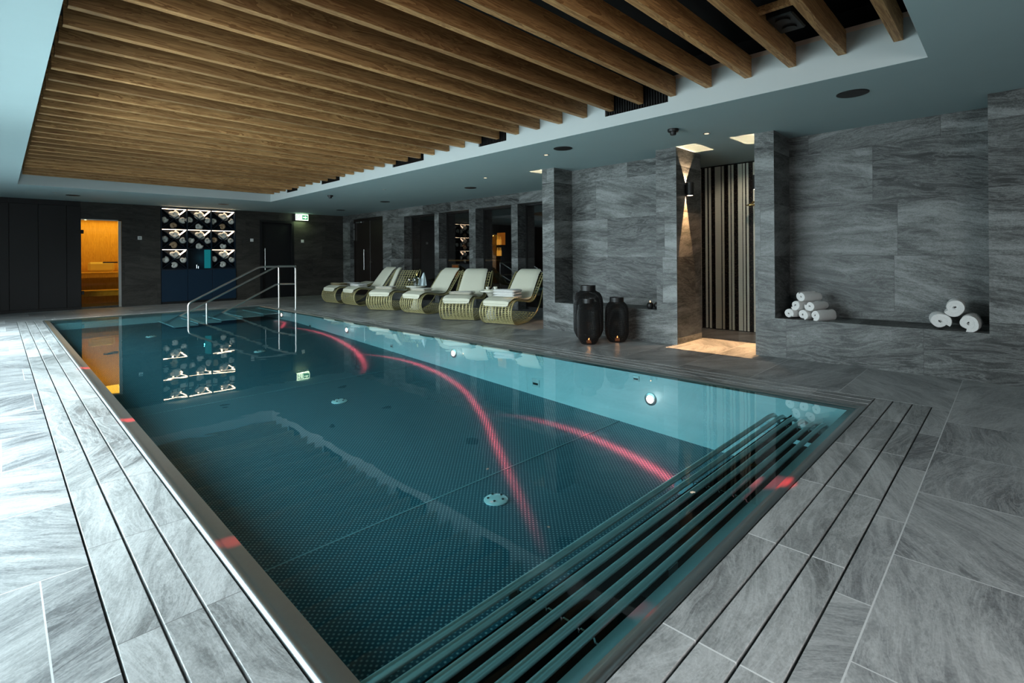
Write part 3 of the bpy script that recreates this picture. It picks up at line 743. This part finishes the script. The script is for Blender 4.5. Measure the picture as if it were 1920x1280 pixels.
for ci in range(3):
    for ri in range(3):
        if ci==1 and ri==0: continue
        a,b=xs[ci]+.008,xs[ci+1]-.012; z0,z1=zs[ri]+.004,zs[ri+1]-.018
        cx,cz=(a+b)/2,(z0+z1)/2
        th=.008
        mb=MB()
        mb.prism([(a,z0+th),(a+th,z0),(b,z1-th),(b-th,z1)],YB+.02,YB+D,'y')
        mb.prism([(a,z1-th),(a+th,z1),(b,z0+th),(b-th,z0)],YB+.021,YB+D,'y')
        rb(mb).build('diamond_divider',M['navyin'],cb)
        rb(MB().box(a+.01,b-.01,YB+.0,YB+.03,z1-.013,z1-.002)).build('led_or_lit_face',M['ledwarm'],cb)
        # glowing bar standing in for the lit face of the right diagonal
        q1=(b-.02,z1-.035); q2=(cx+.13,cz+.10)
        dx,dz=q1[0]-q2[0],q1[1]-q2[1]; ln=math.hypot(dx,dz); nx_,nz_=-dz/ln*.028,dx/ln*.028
        rb(MB().prism([q1,(q1[0]+nx_,q1[1]+nz_),(q2[0]+nx_,q2[1]+nz_),q2],YB+.015,YB+.06,'y')).build('led_or_lit_face',M['litboard'],cb)
        point((cx-.04,YB+.10,z1-.05),(1,.72,.45),.22,.02,'cabinet_led')
        for k_,(sx_,sz_,sc) in enumerate(((cx-.005,cz+.115,1.25),(a+.075,cz-.02,.95),(b-.075,cz-.02,.95),(cx,z0+.082,1.0))):
            rnd=random.Random(ci*100+ri*10+k_)
            mk=rnd.choice(['shellw','shellw','shellt','shellg']) 
            if mk not in shell_meshes:
                shell_meshes[mk]=make_shell(M[mk],'spiral_shell',1); o=shell_meshes[mk]
            else:
                o=shell_meshes[mk].copy(); C.objects.link(o)
            o.location=(sx_+rnd.uniform(-.01,.01),YB+.075,sz_); s_=sc*rnd.uniform(.86,1.0)
            o.scale=(s_*(1.15 if k_ else 1.4),s_*.8,s_)
            o.rotation_euler=(0,rnd.uniform(0,2*PI) if k_ else .6,0)
            cn={'shellw':'white','shellt':'tan','shellg':'pale grey'}[mk]
            tag(o,'%s spiral shell in the %s compartment of the %s %s cabinet cell'%(cn,compn[k_],rown[ri],coln[ci]),'shell','spiral shells in the lit cabinet')
# basin niche in lower centre cell
rb(MB().box(4.05,4.15,YB+.05,YB+.27,.925,1.435)).build('glow_panel',M['cyanled'],cb)
point((4.0,YB+.12,1.2),(.05,.7,.75),.2,.004,'cyan_led')
e=empty('water_tap',(3.83,YB+.12,.922),'small steel tap in the lower centre niche of the shell cabinet','tap')
MB().lathe([(.016,0),(.014,.02),(.012,.1)],n=14).tube([(0,0,.1),(0,-.03,.14),(0,-.08,.12)],.009,10).build('spout',M['polished'],e)
MB().tube([(.04,0,.0),(.04,0,.06)],.008,8).build('lever',M['polished'],e)

# ------------------------------------------------------------------ bar room behind the glass
e=empty('bar_counter',(9.6,11.2,0),'bar counter with lit wooden edge seen through the first window','counter')
MB().bev(-.3,.3,-1.0,1.0,1.06,1.10,.005).build('worktop',wood('bar top',(.4,.25,.08),(.6,.4,.15),1),e)
MB().box(-.24,.24,-.98,.98,0,1.06).build('front_panel',M['darkwood'],e)
point((9.2,11.0,1.5),(1,.55,.25),1.2,.05,'bar_lamp')
e=empty('bottle_shelf',(9.7,10.15,1.5),'amber lit bottle shelf glowing behind the third window','shelf')
MB().bev(-.08,.08,-.22,.22,-.02,0,.003).bev(-.08,.08,-.22,.22,-.32,-.30,.003).build('shelf_board',M['darkwood'],e)
MB().box(.085,.09,-.22,.1,.0,.34).build('backlight',M['amber'],e)
BT=[]
for k_ in range(6):
    y=10.0+.065*(k_%3)+ (0 if k_<3 else .0); z=1.5 if k_<3 else 1.2
    if not BT:
        b_=empty('bottle',(9.68,y,z),'','bottle'); BT.append(b_)
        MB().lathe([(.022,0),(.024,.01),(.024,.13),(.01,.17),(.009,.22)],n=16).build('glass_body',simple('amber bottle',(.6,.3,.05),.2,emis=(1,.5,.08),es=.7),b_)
        MB().lathe([(.011,.22),(.011,.235)],n=12).build('cap',M['gold'],b_)
    else: b_=dup(BT[0],loc=(9.68,y,z))
    b_['label']='small amber bottle on the %s board of the lit bar shelf, %s one'%(('upper' if k_<3 else 'lower'),('nearest','middle','farthest')[k_%3]); b_['group']='amber bottles on the bar shelf'
o=MB().tube([(8.9,6.35,.62),(8.9,6.35,1.75)],.014,10).build('glow_streak',M['pink']); tag(o,'thin vertical salmon glow streak behind the window next to the large pillar','lamp')  # lit streak in the window, drawn as an added glowing rod
e=empty('framed_picture',(9.1,11.25,.62),'small dim amber framed picture behind the first window','picture')
MB().bev(-.01,.01,-.16,.16,-.02,.36,.003).build('frame',M['gold'],e)
MB().box(-.012,-.0101,-.13,.13,.01,.33).build('print',M['amberdim'],e)

# ------------------------------------------------------------------ loungers
def prof_pts():
    P=[]
    # backrest top, down to the seat, over the foot roll, along the floor and back up
    P+= [(1.22,.86),(1.15,.80),(.98,.60),(.84,.44),(.74,.375),(.62,.36),(.48,.378),(.34,.405),(.22,.415)]
    for k_ in range(1,10):
        a=PI/2+PI*k_/10; P.append((.21+.205*math.cos(a),.21+.205*math.sin(a)))
    P+= [(.24,.006),(.42,.0085),(.62,.04),(.82,.12),(.96,.24),(1.05,.38),(1.13,.54),(1.24,.72),(1.285,.82),(1.26,.868)]
    return P
PP=prof_pts()
def catmull(P,sub=4,closed=True):
    out=[]; n=len(P)
    for i in range(n):
        p0,p1,p2,p3=P[i-1],P[i],P[(i+1)%n],P[(i+2)%n]
        for s in range(sub):
            t=s/sub
            out.append(tuple(.5*((2*p1[k])+(-p0[k]+p2[k])*t+(2*p0[k]-5*p1[k]+4*p2[k]-p3[k])*t*t+(-p0[k]+3*p1[k]-3*p2[k]+p3[k])*t**3) for k in (0,1)))
    return out
LP=catmull(PP,4)
def flr(p): return (p[0],max(p[1],.008))
LP0=[flr(p) for p in LP]
WL=.66
def make_lounger(flat=False):
    r=empty('sun_lounger',(0,0,0),'','sun lounger')
    fz=(lambda x,z:(x,.37+(z-.37)*.22) if (x>.74 and z>.37) else (x,z)) if flat else (lambda x,z:(x,z))
    LP=[fz(*p) for p in LP0]
    for y in (0.012,WL-.012):
        MB().tube([(x,y,z+.006) for x,z in LP],.0125,8,closed=True,up=(0,1,0)).build('side_frame',M['wicker'],r)
    mb=MB()
    # cross rods
    acc=0; last=LP[0]
    for i in range(86):
        p=LP[i]; acc+=math.hypot(p[0]-last[0],p[1]-last[1]); last=p
        if acc>.024:
            acc=0; mb.tube([(p[0],.012,p[1]+.006),(p[0],WL-.012,p[1]+.006)],.006,5,cap=False)
    for k_ in range(1,10):
        y=WL*k_/10; mb.tube([(x,y,z+.010) for x,z in LP[:86]],.011,6,up=(0,1,0),flat=.35)
    mb.build('wire_shell',M['wicker'],r)
    # cushion
    top=[(.06,.385),(.16,.425),(.34,.425),(.48,.397),(.62,.38),(.74,.393),(.83,.45),(.96,.61),(1.13,.815),(1.19,.885)]
    tp=catmull(top,4,False)[:-4]
    tp=[fz(*p) for p in tp]
    n=len(tp); m=12; th=.042
    def cush(i0,i1,name):
        seg=tp[i0:i1]; q=len(seg)
        nor=[]
        for i in range(q):
            a=seg[max(0,i-1)]; b=seg[min(q-1,i+1)]; dx,dz=b[0]-a[0],b[1]-a[1]; l=math.hypot(dx,dz); nor.append((-dz/l,dx/l))
        def fn(side):
            def f(u,v):
                ii=u*(q-1); i=int(min(ii,q-2)); fr=ii-i
                x=seg[i][0]*(1-fr)+seg[i+1][0]*fr; z=seg[i][1]*(1-fr)+seg[i+1][1]*fr; nx_,nz_=nor[min(i+(fr>.5),q-1)]
                ew=(1-abs(2*v-1)**8); eu=min(1,min(u,1-u)*18)**.5 if True else 1
                wv=1-.18*(1-min(1,min(u if name=='seat_cushion' else 9,(1-u) if name!='seat_cushion' else 9)*7))**2
                y=WL/2+(v-.5)*(WL-.12)*wv*(1 if name=='seat_cushion' else 1-.12*u)
                h=th*.5+side*th*.5*max(.12,(ew**.5)*eu)
                return (x+nx_*(h),y,z+nz_*(h)+.004)
            return f
        mb=MB(); mb.grid(fn(1),q-1,m); mb.grid(fn(-1),q-1,m)
        for v in (0,1): mb.grid(lambda a,b,v=v:tuple(Vector(fn(-1)(a,v)).lerp(Vector(fn(1)(a,v)),b)),q-1,1)
        for u in (0,1): mb.grid(lambda a,b,u=u:tuple(Vector(fn(-1)(u,a)).lerp(Vector(fn(1)(u,a)),b)),m,1)
        return mb.build(name,M['pad'],r)
    cush(0,int(n*.62)+1,'seat_cushion'); cush(int(n*.62),n,'back_cushion')
    MB().tube([(.07,.1,.39),(.045,.1,.36),(.05,.1,.31)],.006,6).tube([(.07,WL-.1,.39),(.045,WL-.1,.36),(.05,WL-.1,.31)],.006,6).build('cushion_tie',M['pad'],r)
    return r
L0=make_lounger(); LF=None
LD=[(5.95,13,'wire frame lounger nearest the large pillar with a thick white folded robe on its seat'),
    (6.93,30,'wire frame lounger second from the large pillar, beside the table with cups'),
    (8.52,7,'wire frame lounger third from the large pillar with a folded cream towel on its foot'),
    (9.62,25,'wire frame lounger behind the table with the wine bucket'),
    (11.27,0,'wire frame lounger second farthest from the viewer with a white towel'),
    (12.25,4,'farthest wire frame lounger, with a tan folded towel at its foot'),
    (5.02-.0,13,None)]
lo=[]
for i,(y,ph,lab) in enumerate(LD):
    if lab is None: continue
    if i==0: r=L0; r.location=(6.0,y,0); r.rotation_euler=(0,0,math.radians(ph))
    elif i==5: r=make_lounger(True); r.location=(6.0,y,0); r.rotation_euler=(0,0,math.radians(ph))
    else: r=dup(L0,loc=(6.0,y,0),rz=math.radians(ph))
    if i==3:
        for c_ in r.children:
            if c_.name.startswith('back_cushion'): c_.scale=(1,.22,1); c_.location=(0,WL*.72,0)
    r['label']=lab; r['group']='wire frame sun loungers along the window wall'; lo.append((y,math.radians(ph)))
def onl(i,u,v,z):
    y,p=lo[i]; return (6.0+u*math.cos(p)-v*math.sin(p),y+u*math.sin(p)+v*math.cos(p),z)
def folded(i,u,v,z,sx,sy,sz,mat,lab,name='folded_towel',rz=0):
    mb=MB(); n=3
    for k_ in range(n):
        h0=sz*k_/n; h1=sz*(k_+1)/n-.002
        def fn(side,h0=h0,h1=h1):
            def f(a,b):
                x=(a-.5)*sx; y=(b-.5)*sy; e=min(1,min(a,1-a)*10,min(b,1-b)*10)
                hm=(h0+h1)/2; hh=(h1-h0)/2
                return (x,y,hm+side*hh*(e**.5)+.004*math.sin(x*14+y*9+k_)*(k_+1)/n)
            return f
        mb.grid(fn(1),14,14); mb.grid(fn(-1),14,14)
    o=mb.build(name,mat); o.location=onl(i,u,v,z); o.rotation_euler=(0,0,lo[i][1]+rz)
    tag(o,lab,'towel'); return o
folded(0,.40,WL/2,.445,.30,.46,.15,M['towel'],'thick white folded robe on the nearest sun lounger','folded_robe')
folded(1,.34,WL/2,.452,.28,.46,.075,M['towelcream'],'folded cream towel on the lounger beside the cup table')
folded(2,.30,WL/2,.454,.26,.46,.075,M['towelcream'],'folded cream towel on the third lounger from the pillar')
folded(3,.30,WL/2,.454,.26,.46,.075,M['towelcream'],'folded cream towel on the lounger behind the wine bucket table')
folded(4,.30,WL/2,.454,.26,.46,.075,M['towel'],'folded white towel on the second farthest lounger')
folded(5,.30,WL/2,.454,.26,.46,.075,M['toweltan'],'folded tan towel on the farthest lounger')
folded(5,.68,WL/2,.43,.3,.42,.09,M['towel'],'crumpled white towel near the backrest of the farthest lounger',rz=.2)
# slippers tied? small fold on lounger 4
# side tables
def table(x,y,lab):
    e=empty('side_table',(x,y,0),lab,'side table','white pedestal side tables')
    MB().lathe([(.21,.50),(.22,.505),(.22,.525),(.215,.53)],n=36).build('table_top',M['tablew'],e)
    MB().lathe([(.14,.0),(.14,.012),(.12,.03),(.09,.12),(.055,.24),(.045,.32),(.06,.40),(.10,.47),(.13,.50)],n=28).build('pedestal',M['tablew'],e)
    return e
table(6.66,9.66,'white pedestal side table holding a wine bucket')
table(6.62,7.10,'white pedestal side table holding a tray of cups')
T1=(6.66,9.66); T2=(6.62,7.10)
e=empty('wine_bucket',(T1[0]-.02,T1[1]-.05,.53),'round steel wine bucket on the far side table','bucket')
MB().lathe([(.06,0),(.065,.004),(.085,.17),(.09,.175),(.084,.175),(.062,.01)],n=28).build('bucket_body',M['polished'],e)
for s_ in (-1,1): MB().tube([(s_*.085,0,.15),(s_*.11,0,.14),(s_*.11,0,.11),(s_*.08,0,.105)],.006,8).build('ring_handle',M['polished'],e)
e=empty('wine_bottle',(T1[0]-.04,T1[1]-.04,.545),'dark green bottle with foil neck standing in the wine bucket','bottle')
e.rotation_euler=(.12,.1,0)
MB().lathe([(.03,0),(.034,.01),(.034,.15),(.014,.21),(.013,.27)],n=20).build('bottle_body',M['glassdark'],e)
MB().lathe([(.015,.22),(.0155,.285),(.012,.29)],n=16).build('foil',M['gold'],e)
def nap(u,v):
    h=v; w_=.09*(1-h)**.7+.004
    x=(u-.5)*2*w_+ .035*h; return (x,.02*math.sin(u*9)*(1-h)+.02*math.cos(u*5),h*.30)
o=MB().grid(nap,14,14).build('folded_napkin',M['napkin']); o.location=(T1[0]+.08,T1[1]-.14,.532); o.rotation_euler=(0,0,-.75)
tag(o,'tall pale blue napkin folded to a point beside the wine bucket','napkin')
for k_,(dx,dy,lab) in enumerate(((-.13,.06,'wine glass standing left of the wine bucket'),(-.1,-.12,'wine glass standing in front of the wine bucket'))):
    e=empty('wine_glass',(T1[0]+dx,T1[1]+dy,.53),lab,'glass')
    MB().lathe([(.028,0),(.026,.004),(.004,.008),(.004,.07)],n=16).build('stem',M['glass'],e)
    MB().lathe([(.004,.07),(.026,.10),(.03,.13),(.024,.165),(.022,.165),(.028,.13),(.024,.10),(.003,.075)],n=18).build('bowl',M['glass'],e)
e=empty('serving_tray',(T2[0],T2[1],.53),'round cream tray on the near side table','tray')
MB().lathe([(.13,0),(.15,.02),(.146,.022),(.128,.006),(.001,.006)],n=30).build('tray_dish',M['tablew'],e)
e=empty('tea_cup',(T2[0]-.05,T2[1]+.05,.537),'cream cup on the tray, farther one','cup')
MB().lathe([(.022,0),(.035,.02),(.04,.06),(.037,.06),(.032,.02),(.001,.006)],n=22).build('cup_bowl',M['tablew'],e)
MB().tube([(.038,0,.05),(.06,0,.045),(.058,0,.02),(.034,0,.018)],.004,6).build('cup_handle',M['tablew'],e)
e2=dup(e,loc=(T2[0]+.06,T2[1]-.05,.537),rz=2.,label='cream cup on the tray, nearer one')
e=empty('fruit_bowl',(T2[0]+.02,T2[1]+.07,.537),'small wooden bowl with brown fruit on the tray','bowl')
MB().lathe([(.02,0),(.04,.02),(.045,.04),(.041,.04),(.03,.015),(.001,.008)],n=22).build('bowl_body',M['darkwood'],e)
for k_ in range(4):
    o=MB().lathe([(.003,-.017),(.012,-.012),(.017,0),(.012,.012),(.003,.017)],n=14).build('fruit',simple('brown fruit %d'%k_,(.35,.17,.06),.5)); a=k_*PI/2+.3
    o.location=(T2[0]+.02+.018*math.cos(a),T2[1]+.07+.018*math.sin(a),.537+.036)
    tag(o,'small brown fruit in the wooden bowl on the tray','fruit','fruit in the small bowl')

# ------------------------------------------------------------------ lanterns
def lantern(x,y,R_,H_,neck,lab,candle=True):
    e=empty('lantern',(x,y,0),lab,'lantern')
    prof=[(R_*.62,.0),(R_*.66,.006),(R_*.82,H_*.06),(R_*.98,H_*.16),(R_,H_*.24),(R_,H_*.66),(R_*.96,H_*.76),(R_*.8,H_*.85),(neck,H_*.90)]
    def at(h):
        for (r0,h0),(r1,h1) in zip(prof,prof[1:]):
            if h<=h1: return r0+(r1-r0)*(h-h0)/(h1-h0)
        return prof[-1][0]
    mb=MB(); nr=int(H_/.011)
    for k_ in range(nr+1):
        h=H_*.9*k_/nr; r=at(h); mb.tube([(r*math.cos(2*PI*j/36),r*math.sin(2*PI*j/36),h+.003) for j in range(36)],.0034,4,closed=True,up=(0,0,1))
    nv=int(2*PI*R_/.017)
    for j in range(nv):
        a=2*PI*j/nv; mb.tube([(at(H_*.9*q/16)*math.cos(a),at(H_*.9*q/16)*math.sin(a),H_*.9*q/16+.003) for q in range(17)],.0026,4,cap=False)
    mb.build('wire_body',M['black'],e)
    MB().lathe([(neck,H_*.89),(neck+.004,H_*.895),(neck+.004,H_),(neck-.003,H_),(neck-.003,H_*.89)],n=32).build('neck_ring',M['black'],e)
    MB().lathe([(R_*.62,.0),(R_*.62,.012)],n=32).build('base_plate',M['black'],e)
    if candle:
        c=empty('candle',(x-.02,y-.02,.013),'small lit candle glowing inside the '+lab.split(' standing')[0],'candle')
        MB().lathe([(.035,0),(.037,.002),(.037,.05),(.034,.05),(.034,.004)],n=20).build('glass_cup',M['glass'],c)
        MB().lathe([(.032,.002),(.032,.034)],n=20).build('wax',M['wax'],c)
        MB().lathe([(.002,.036),(.007,.046),(.006,.058),(.001,.075)],n=10).build('flame',M['flame'],c)
        point((x-.02,y-.02,.1),(1,.45,.15),.35,.01,'candle_glow')
    return e
lantern(5.80,4.24,.205,.755,.10,'tallest black wire lantern standing before the stone niche')
lantern(5.50,4.02,.145,.60,.07,'slim black wire lantern standing in front of the tallest one')
lantern(5.90,3.84,.155,.60,.09,'short wide black wire lantern standing on the right')
e=empty('tealight_holder',(6.30,3.50,.435),'pair of small dark tealight holders at the right end of the niche ledge','candle holder')
for dx,dy in ((-.02,.05),(.05,-.02)):
    MB().lathe([(.03,0),(.045,.03),(.045,.06),(.03,.085),(.026,.085),(.04,.055),(.026,.006)],dx,dy,0,20).build('glass_pot',M['black'],e)
    MB().lathe([(.003,.09),(.006,.098),(.001,.11)],dx,dy,0,8).build('flame',M['flame'],e)

# ------------------------------------------------------------------ rolled towels
def rolled(loc,R_,Ln,rz,lab,grp,tilt=0,sq=.9):
    """spiral rolled towel, axis along local x"""
    mb=MB(); turns=2.6; n=60; th=R_/turns*.88
    outer=[];inner=[]
    for i in range(n+1):
        tt=i/n; a=tt*turns*2*PI; r=R_*(.1+.9*tt)
        rnd=1+.03*math.sin(a*3+loc[0]*9)
        outer.append(((r)*math.cos(a)*rnd,(r)*math.sin(a)*rnd*sq)); inner.append(((r-th)*math.cos(a)*rnd,(r-th)*math.sin(a)*rnd*sq))
    prof_=outer+inner[::-1]; m=len(prof_)
    secs=[(-Ln/2,.0),(-Ln/2+.012,.004),(-Ln/4,.004),(0,.006),(Ln/4,.004),(Ln/2-.012,.004),(Ln/2,.0)]
    vs=[];fs=[]
    for x,g_ in secs:
        for (u,w_) in prof_:
            l=math.hypot(u,w_) or 1; k_=(l+g_+ .0025*math.sin(x*40+u*60))/l
            vs.append((x,u*k_,w_*k_))
    for s_ in range(len(secs)-1):
        for i in range(m):
            j=(i+1)%m; fs.append((s_*m+i,s_*m+j,(s_+1)*m+j,(s_+1)*m+i))
    for s_ in (0,len(secs)-1):
        for i in range(n): fs.append((s_*m+i,s_*m+i+1,s_*m+m-2-i,s_*m+m-1-i))
    mb.add(vs,fs,True)
    o=mb.build('rolled_towel',M['towel']); o.location=loc; o.rotation_euler=(tilt,0,rz)
    return tag(o,lab,'towel',grp)
gz='rolled white towels on the right end of the stone ledge'
R_=.086
rolled((6.38,.515,.44+R_*.92),R_,.30,.12,'rolled white towel at the bottom left of the three roll pile',gz,0)
rolled((6.36,.29,.44+R_*.92),R_,.30,-.05,'rolled white towel at the bottom right of the three roll pile',gz,1.2)
rolled((6.37,.40,.44+R_*2.5),R_*1.03,.30,.05,'rolled white towel on top of the three roll pile',gz,2.)
gz='rolled white towels on the left end of the stone ledge'
r2=.063
spec=[((6.38,1.76,.44+r2*.9),'bottom left roll of the left towel stack'),((6.36,1.62,.44+r2*.9),'bottom middle roll of the left towel stack'),
      ((6.34,1.48,.44+r2*.9),'bottom right roll of the left towel stack'),
      ((6.37,1.69,.44+r2*2.45),'second layer left roll of the left towel stack'),((6.35,1.55,.44+r2*2.45),'second layer right roll of the left towel stack'),
      ((6.37,1.625,.44+r2*4.0),'topmost roll of the left towel stack')]
for i,(p,lab) in enumerate(spec):
    rolled(p,r2,.27,-.35+.08*math.sin(i*2.1),'rolled white towel, '+lab,gz,i*.7,.88)

# ------------------------------------------------------------------ lighting
sc=bpy.context.scene
w=bpy.data.worlds.new('world'); sc.world=w; w.use_nodes=True
bg=w.node_tree.nodes['Background']; bg.inputs[0].default_value=(.55,.75,.85,1); bg.inputs[1].default_value=.25
DAY=(.80,.95,1.)
# daylight through the tall left openings
area((XL-.1,4.8,1.35),(0,-PI/2+math.radians(34),0),2.2,4.6,DAY,340,math.radians(150),'daylight_and_fill')
area((XL-.1,10.3,1.35),(0,-PI/2+math.radians(42),0),2.2,4.2,DAY,340,math.radians(140),'daylight_and_fill')
area((.2,-2.3,1.5),(PI/2-math.radians(35),0,-math.radians(35)),2.4,1.6,(1.,.98,.97),105,math.radians(150),'daylight_and_fill')  # added fill lamp behind the camera, no window there
def spot(loc,tgt,ang,e,col,r=.03,blend=.6,name='spot'):
    l=bpy.data.lights.new(name,'SPOT'); l.spot_size=math.radians(ang); l.energy=e; l.color=col; l.shadow_soft_size=r; l.spot_blend=blend
    o=bpy.data.objects.new(name,l); C.objects.link(o); o.location=loc
    d=Vector(tgt)-Vector(loc); o.rotation_euler=d.to_track_quat('-Z','Y').to_euler(); return o
spot((6.75,2.6,2.5),(6.6,2.6,0),76,30,(1,.50,.2),name='alcove_spot_or_fill')
spot((7.0,2.5,2.5),(7.95,2.9,1.3),90,20,(1,.86,.7),name='alcove_spot_or_fill')  # added fill to brighten the cream stripes, not a fitted lamp
for (x_,y_) in ((1.6,3.2),(3.2,3.4),(1.6,6.4),(3.2,6.6),(2.4,9.6)):  # added upward fill for slats and ceiling, no such lamps in the floor
    spot((x_,y_,zf(y_)+.04),(x_,y_,2),150,30,(1.,.9,.84),r=.02,blend=.5,name='pool_fill_spot')
# added lamps without a body, drawing red arcs of light on the dimpled floor
def redcurve(loc,e,ys_,fx,wd,name,wt=0):
    y0,y1=ys_
    def f(t,d):
        a_,b_=-.60-.042*1.5,.042
        den=t.m('SUBTRACT',d[2],t.m('MULTIPLY',d[1],b_))
        tt=t.m('DIVIDE',a_+b_*loc[1]-loc[2],den)
        X=t.m('ADD',loc[0],t.m('MULTIPLY',tt,d[0])); Y=t.m('ADD',loc[1],t.m('MULTIPLY',tt,d[1]))
        u=t.m('DIVIDE',t.m('SUBTRACT',Y,y0),y1-y0)
        nd=t.n('ShaderNodeFloatCurve',{'Value':u}); cv=nd.mapping.curves[0]
        xmin=min(p[1] for p in fx)-.05; xmax=max(p[1] for p in fx)+.05
        pts=[((y-y0)/(y1-y0),(x-xmin)/(xmax-xmin)) for y,x in fx]
        cv.points[0].location=pts[0]; cv.points[1].location=pts[-1]
        for p in pts[1:-1]: cv.points.new(*p)
        nd.mapping.update()
        fxv=t.m('ADD',xmin,t.m('MULTIPLY',nd.outputs[0],xmax-xmin))
        q=t.m('DIVIDE',t.m('SUBTRACT',X,fxv),wd)
        core=t.m('POWER',2.718,t.m('MULTIPLY',t.m('MULTIPLY',q,q),-1.))
        q2=t.m('DIVIDE',q,3.2); halo=t.m('MULTIPLY',.10,t.m('POWER',2.718,t.m('MULTIPLY',t.m('MULTIPLY',q2,q2),-1.)))
        fade=t.m('MULTIPLY',t.m('MULTIPLY',t.m('GREATER_THAN',u,0.),t.m('LESS_THAN',u,1.)),t.m('MINIMUM',1.,t.m('MINIMUM',t.m('MULTIPLY',u,4.),t.m('MULTIPLY',t.m('SUBTRACT',1.,u),4.))))
        s_=t.m('MULTIPLY',t.m('ADD',core,halo),fade)
        if wt: s_=t.m('MULTIPLY',s_,t.m('ADD',.22,t.m('MULTIPLY',1.3,t.m('POWER',t.m('MAXIMUM',u if wt>0 else t.m('SUBTRACT',1.,u),0.),1.3))))
        s_=t.m('MULTIPLY',s_,t.m('LESS_THAN',d[2],0.))
        dist=t.m('DIVIDE',1.,t.m('MAXIMUM',t.m('ABSOLUTE',d[2]),.1))
        return t.m('MULTIPLY',s_,t.m('MULTIPLY',dist,t.m('MULTIPLY',dist,dist)))
    return beam_lamp(loc,(1.,.03,.035),e,f,0.,name)
redcurve((3.2,3.0,2.5),12800,(1.5,3.98),[(1.5,3.5),(1.9,3.66),(2.25,3.79),(2.58,3.87),(3.03,3.92),(3.54,3.86),(3.8,3.74),(3.98,3.5)],.06,'red_arc_lamp',-1)
redcurve((3.2,4.6,2.5),12000,(1.9,7.5),[(1.9,2.2),(2.75,2.76),(3.3,3.12),(4.07,3.61),(5.16,4.12),(5.9,4.28),(6.5,4.30),(7.1,4.15),(7.5,3.8)],.045,'red_arc_lamp',1)
redcurve((3.2,8.4,2.5),12000,(6.2,10.6),[(6.2,3.4),(7.0,3.85),(8.2,4.2),(9.3,4.33),(10.1,4.25),(10.6,3.9)],.045,'red_arc_lamp')
redcurve((3.4,10.2,2.5),12000,(10.3,11.6),[(10.3,3.9),(10.8,4.15),(11.2,4.3),(11.6,4.25)],.04,'red_arc_lamp')
for (x,y,s_,e_) in ((2.80,.905,6,3.),(1.486,.895,3.2,1.2),(.655,2.281,3,.8),(.655,4.55,3.5,2.),(.655,7.1,4,2.)):  # added unseen spots that make the red glints on the rims
    spot((x+.25,y+.3,2.5),(x,y,0),s_,e_*900,(1.,.04,.05),r=.005,blend=1.,name='red_glint_lamp')

sc.view_settings.view_transform='Standard'; sc.view_settings.look='None'; sc.view_settings.exposure=.12; sc.view_settings.gamma=.88
cy=sc.cycles
cy.max_bounces=8; cy.diffuse_bounces=4; cy.glossy_bounces=4; cy.transparent_max_bounces=24; cy.transmission_bounces=4
cy.caustics_reflective=False; cy.caustics_refractive=False; cy.sample_clamp_indirect=3.; cy.blur_glossy=.5
cy.use_denoising=True
